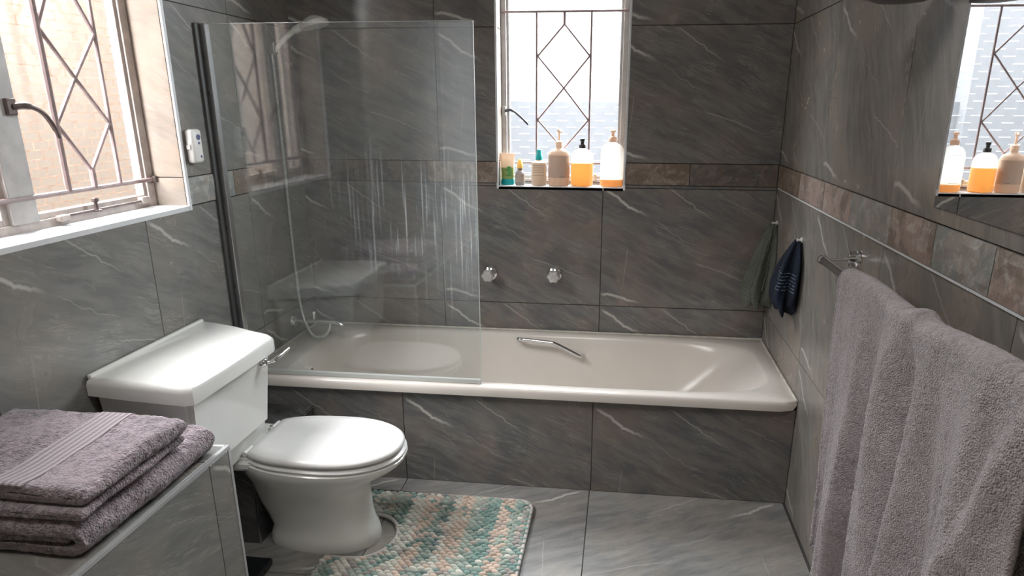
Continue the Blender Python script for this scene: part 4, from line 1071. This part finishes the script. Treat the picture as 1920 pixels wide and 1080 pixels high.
# ------------------------------------------------------------------ cloths hanging by the corner
def cloth(name, label, top, path, widths, depth, col, nf, seed, hook_y, cat='cloth'):
    t = thing(name, label, cat, top)
    m = terry(name.replace('_', ' ') + ' fabric', col, tuple(c*0.55 for c in col), 1.4, 0.05)
    m.node_tree.nodes
    n = 72; rings = []
    pts = smooth_path(path, 8); K = len(pts)
    for i, p in enumerate(pts):
        s = i/(K-1); f = s*(len(widths)-1); j = min(int(f), len(widths)-2); w = [widths[j][q]+(widths[j+1][q]-widths[j][q])*(f-j) for q in (0, 1)]
        ring = []
        for k in range(n):
            a = 2*PI*k/n
            fold_ = 1 + (0.36*min(1, s*3))*math.sin(nf*a + 2.2*s + seed) + 0.10*math.sin((2*nf+1)*a - s*3 + seed)
            dy = w[0]*fold_*math.cos(a); dx = w[1]*fold_*math.sin(a)
            q = Vector((p.x+dx, p.y+dy, p.z + 0.014*s*math.sin(nf*a+seed) + 0.006*noise.noise(Vector((a*2, s*5, seed)))))
            q.x = min(q.x, W-0.006); q.y = min(q.y, -0.006)
            ring.append(q)
        rings.append(ring)
    bm = bmesh.new(); loft(bm, rings)
    c = obj('cloth_body', bm, m, t, smooth='all')
    return t, c
t, c = cloth('washcloth', 'grey-green washcloth hanging on the corner hook, beside the navy one', (1.785, -0.06, 0.81),
      [(1.785, -0.062, 0.812), (1.778, -0.062, 0.76), (1.765, -0.065, 0.68), (1.748, -0.075, 0.58), (1.745, -0.08, 0.525)],
      [(0.016, 0.012), (0.030, 0.024), (0.042, 0.034), (0.052, 0.044), (0.048, 0.036)], 0, (0.23, 0.25, 0.21), 5, 1.1, -0.05)
pts = smooth_path([(1.775, -0.085, 0.80), (1.765, -0.098, 0.73), (1.745, -0.11, 0.66), (1.715, -0.10, 0.59)], 6); obj('cord_loop', tb(pts, 0.0035, n=7), 'hose_cloth' if 'hose_cloth' in MAT else c.data.materials[0], c, smooth='all')
pts = smooth_path([(1.790, -0.075, 0.80), (1.768, -0.085, 0.73), (1.770, -0.10, 0.66), (1.752, -0.125, 0.58)], 6); obj('cord_loop', tb(pts, 0.0035, n=7), c.data.materials[0], c, smooth='all')
obj('hook', lt([(0.009, 0.0), (0.009, -0.004), (0.004, -0.006), (0.004, -0.016), (0.006, -0.018)], (W-0.0045, -0.062, 0.818), n=14, axis='x'), 'white_plastic', t, smooth=True)
t, c = cloth('drawstring_pouch', 'navy blue pouch hanging on a hook near the corner', (1.785, -0.40, 0.82),
      [(1.786, -0.415, 0.822), (1.780, -0.41, 0.79), (1.772, -0.395, 0.73), (1.766, -0.385, 0.66), (1.765, -0.385, 0.615), (1.770, -0.385, 0.592)],
      [(0.010, 0.008), (0.040, 0.016), (0.068, 0.024), (0.086, 0.028), (0.084, 0.026), (0.050, 0.016)], 0, (0.012, 0.020, 0.042), 4, 2.4, -0.4, 'bag')
MAT['print_pale'] = plain('pale_blue_print', (0.16, 0.20, 0.27), 0.7)
dg = bpy.context.evaluated_depsgraph_get(); dg.update()
bm = bmesh.new()
cm = c.data; off = Vector(c.location) + Vector(t.location)
from mathutils.bvhtree import BVHTree
tree = BVHTree.FromPolygons([v.co for v in cm.vertices], [p.vertices[:] for p in cm.polygons])
for k in range(6):      # lines of small print following the cloth
    zz = 0.722-0.0105*k
    run = []
    for i in range(26):
        gap = (i*7+k*5) % 9 == 0
        dv_ = Vector((0.35, 0.937, 0)); pv_ = Vector((0.937, -0.35, 0))
        h = tree.ray_cast(Vector((1.768, -0.40, zz)) - dv_*0.5 + pv_*(-0.030+0.0026*i), dv_)
        if h[0] is None or gap:
            if len(run) > 1: tube(bm, run, 0.0011, n=5)
            run = []; continue
        run.append(h[0]-dv_*0.0004)
    if len(run) > 1: tube(bm, run, 0.0011, n=5)
p_ = obj('small_print', bm, 'print_pale', c); p_['kind'] = 'stuff'
obj('hook', lt([(0.009, 0.0), (0.009, -0.004), (0.004, -0.006), (0.004, -0.014), (0.006, -0.016)], (W-0.0045, -0.425, 0.824), n=14, axis='x'), 'white_plastic', t, smooth=True)

# ------------------------------------------------------------------ mirror and lamp on the right wall
m, nt, out = new_mat('silvered_mirror')
gl = N(nt, 'ShaderNodeBsdfGlossy', Roughness=0.0); gl.inputs[0].default_value = (0.85, 0.86, 0.86, 1); L(nt, gl.outputs[0], out.inputs[0])
MAT['mirror'] = m
t = thing('wall_mirror', 'frameless wall mirror reflecting the window and bottles', 'mirror', (W-0.006, -1.9, 1.5))
g = obj('mirror_glass', bx(W-0.0062, W-0.0052, -2.60, -1.285, 1.045, 1.95), 'mirror', t)
obj('backing', bx(W-0.0052, W-0.0042, -2.60, -1.285, 1.045, 1.95), 'alu_dark', t)
t = thing('wall_lamp', 'dark grey round wall lamp, only its underside showing beside the mirror top', 'lamp', (W, -1.2, 1.46))
MAT['dark_shade'] = plain('dark_grey_shade', (0.085, 0.08, 0.075), 0.4)
obj('shade', lt([(0.010, -0.048), (0.042, -0.045), (0.066, -0.036), (0.078, -0.02), (0.070, -0.008), (0.04, 0.0), (0.01, 0.004)], (1.715, -1.20, 1.438), n=36), 'dark_shade', t, smooth=True)
obj('wall_arm', tb([(1.77, -1.20, 1.44), (W-0.004, -1.20, 1.44)], 0.014, n=14), 'chrome', t, smooth=True)

# ------------------------------------------------------------------ unseen fill lamp added on the ceiling to brighten the room
t = thing('fill_lamp', 'added round white fill lamp on the ceiling, unseen, brightening the room', 'lamp', (0.95, -1.9, CEIL))
obj('lamp_base', lt([(0.30, 0.0), (0.30, -0.02), (0.29, -0.024)], (0.95, -1.9, CEIL-0.001), n=40), 'white_plastic', t, smooth=True)
m, nt, out = new_mat('fill_lamp_glow')
em = N(nt, 'ShaderNodeEmission', Strength=FILL_LAMP); em.inputs[0].default_value = (1.0, 0.97, 0.93, 1); L(nt, em.outputs[0], out.inputs[0])
obj('diffuser', lt([(0.285, -0.025), (0.27, -0.045), (0.18, -0.062), (0.03, -0.068)], (0.95, -1.9, CEIL), n=40), m, t, smooth=True)
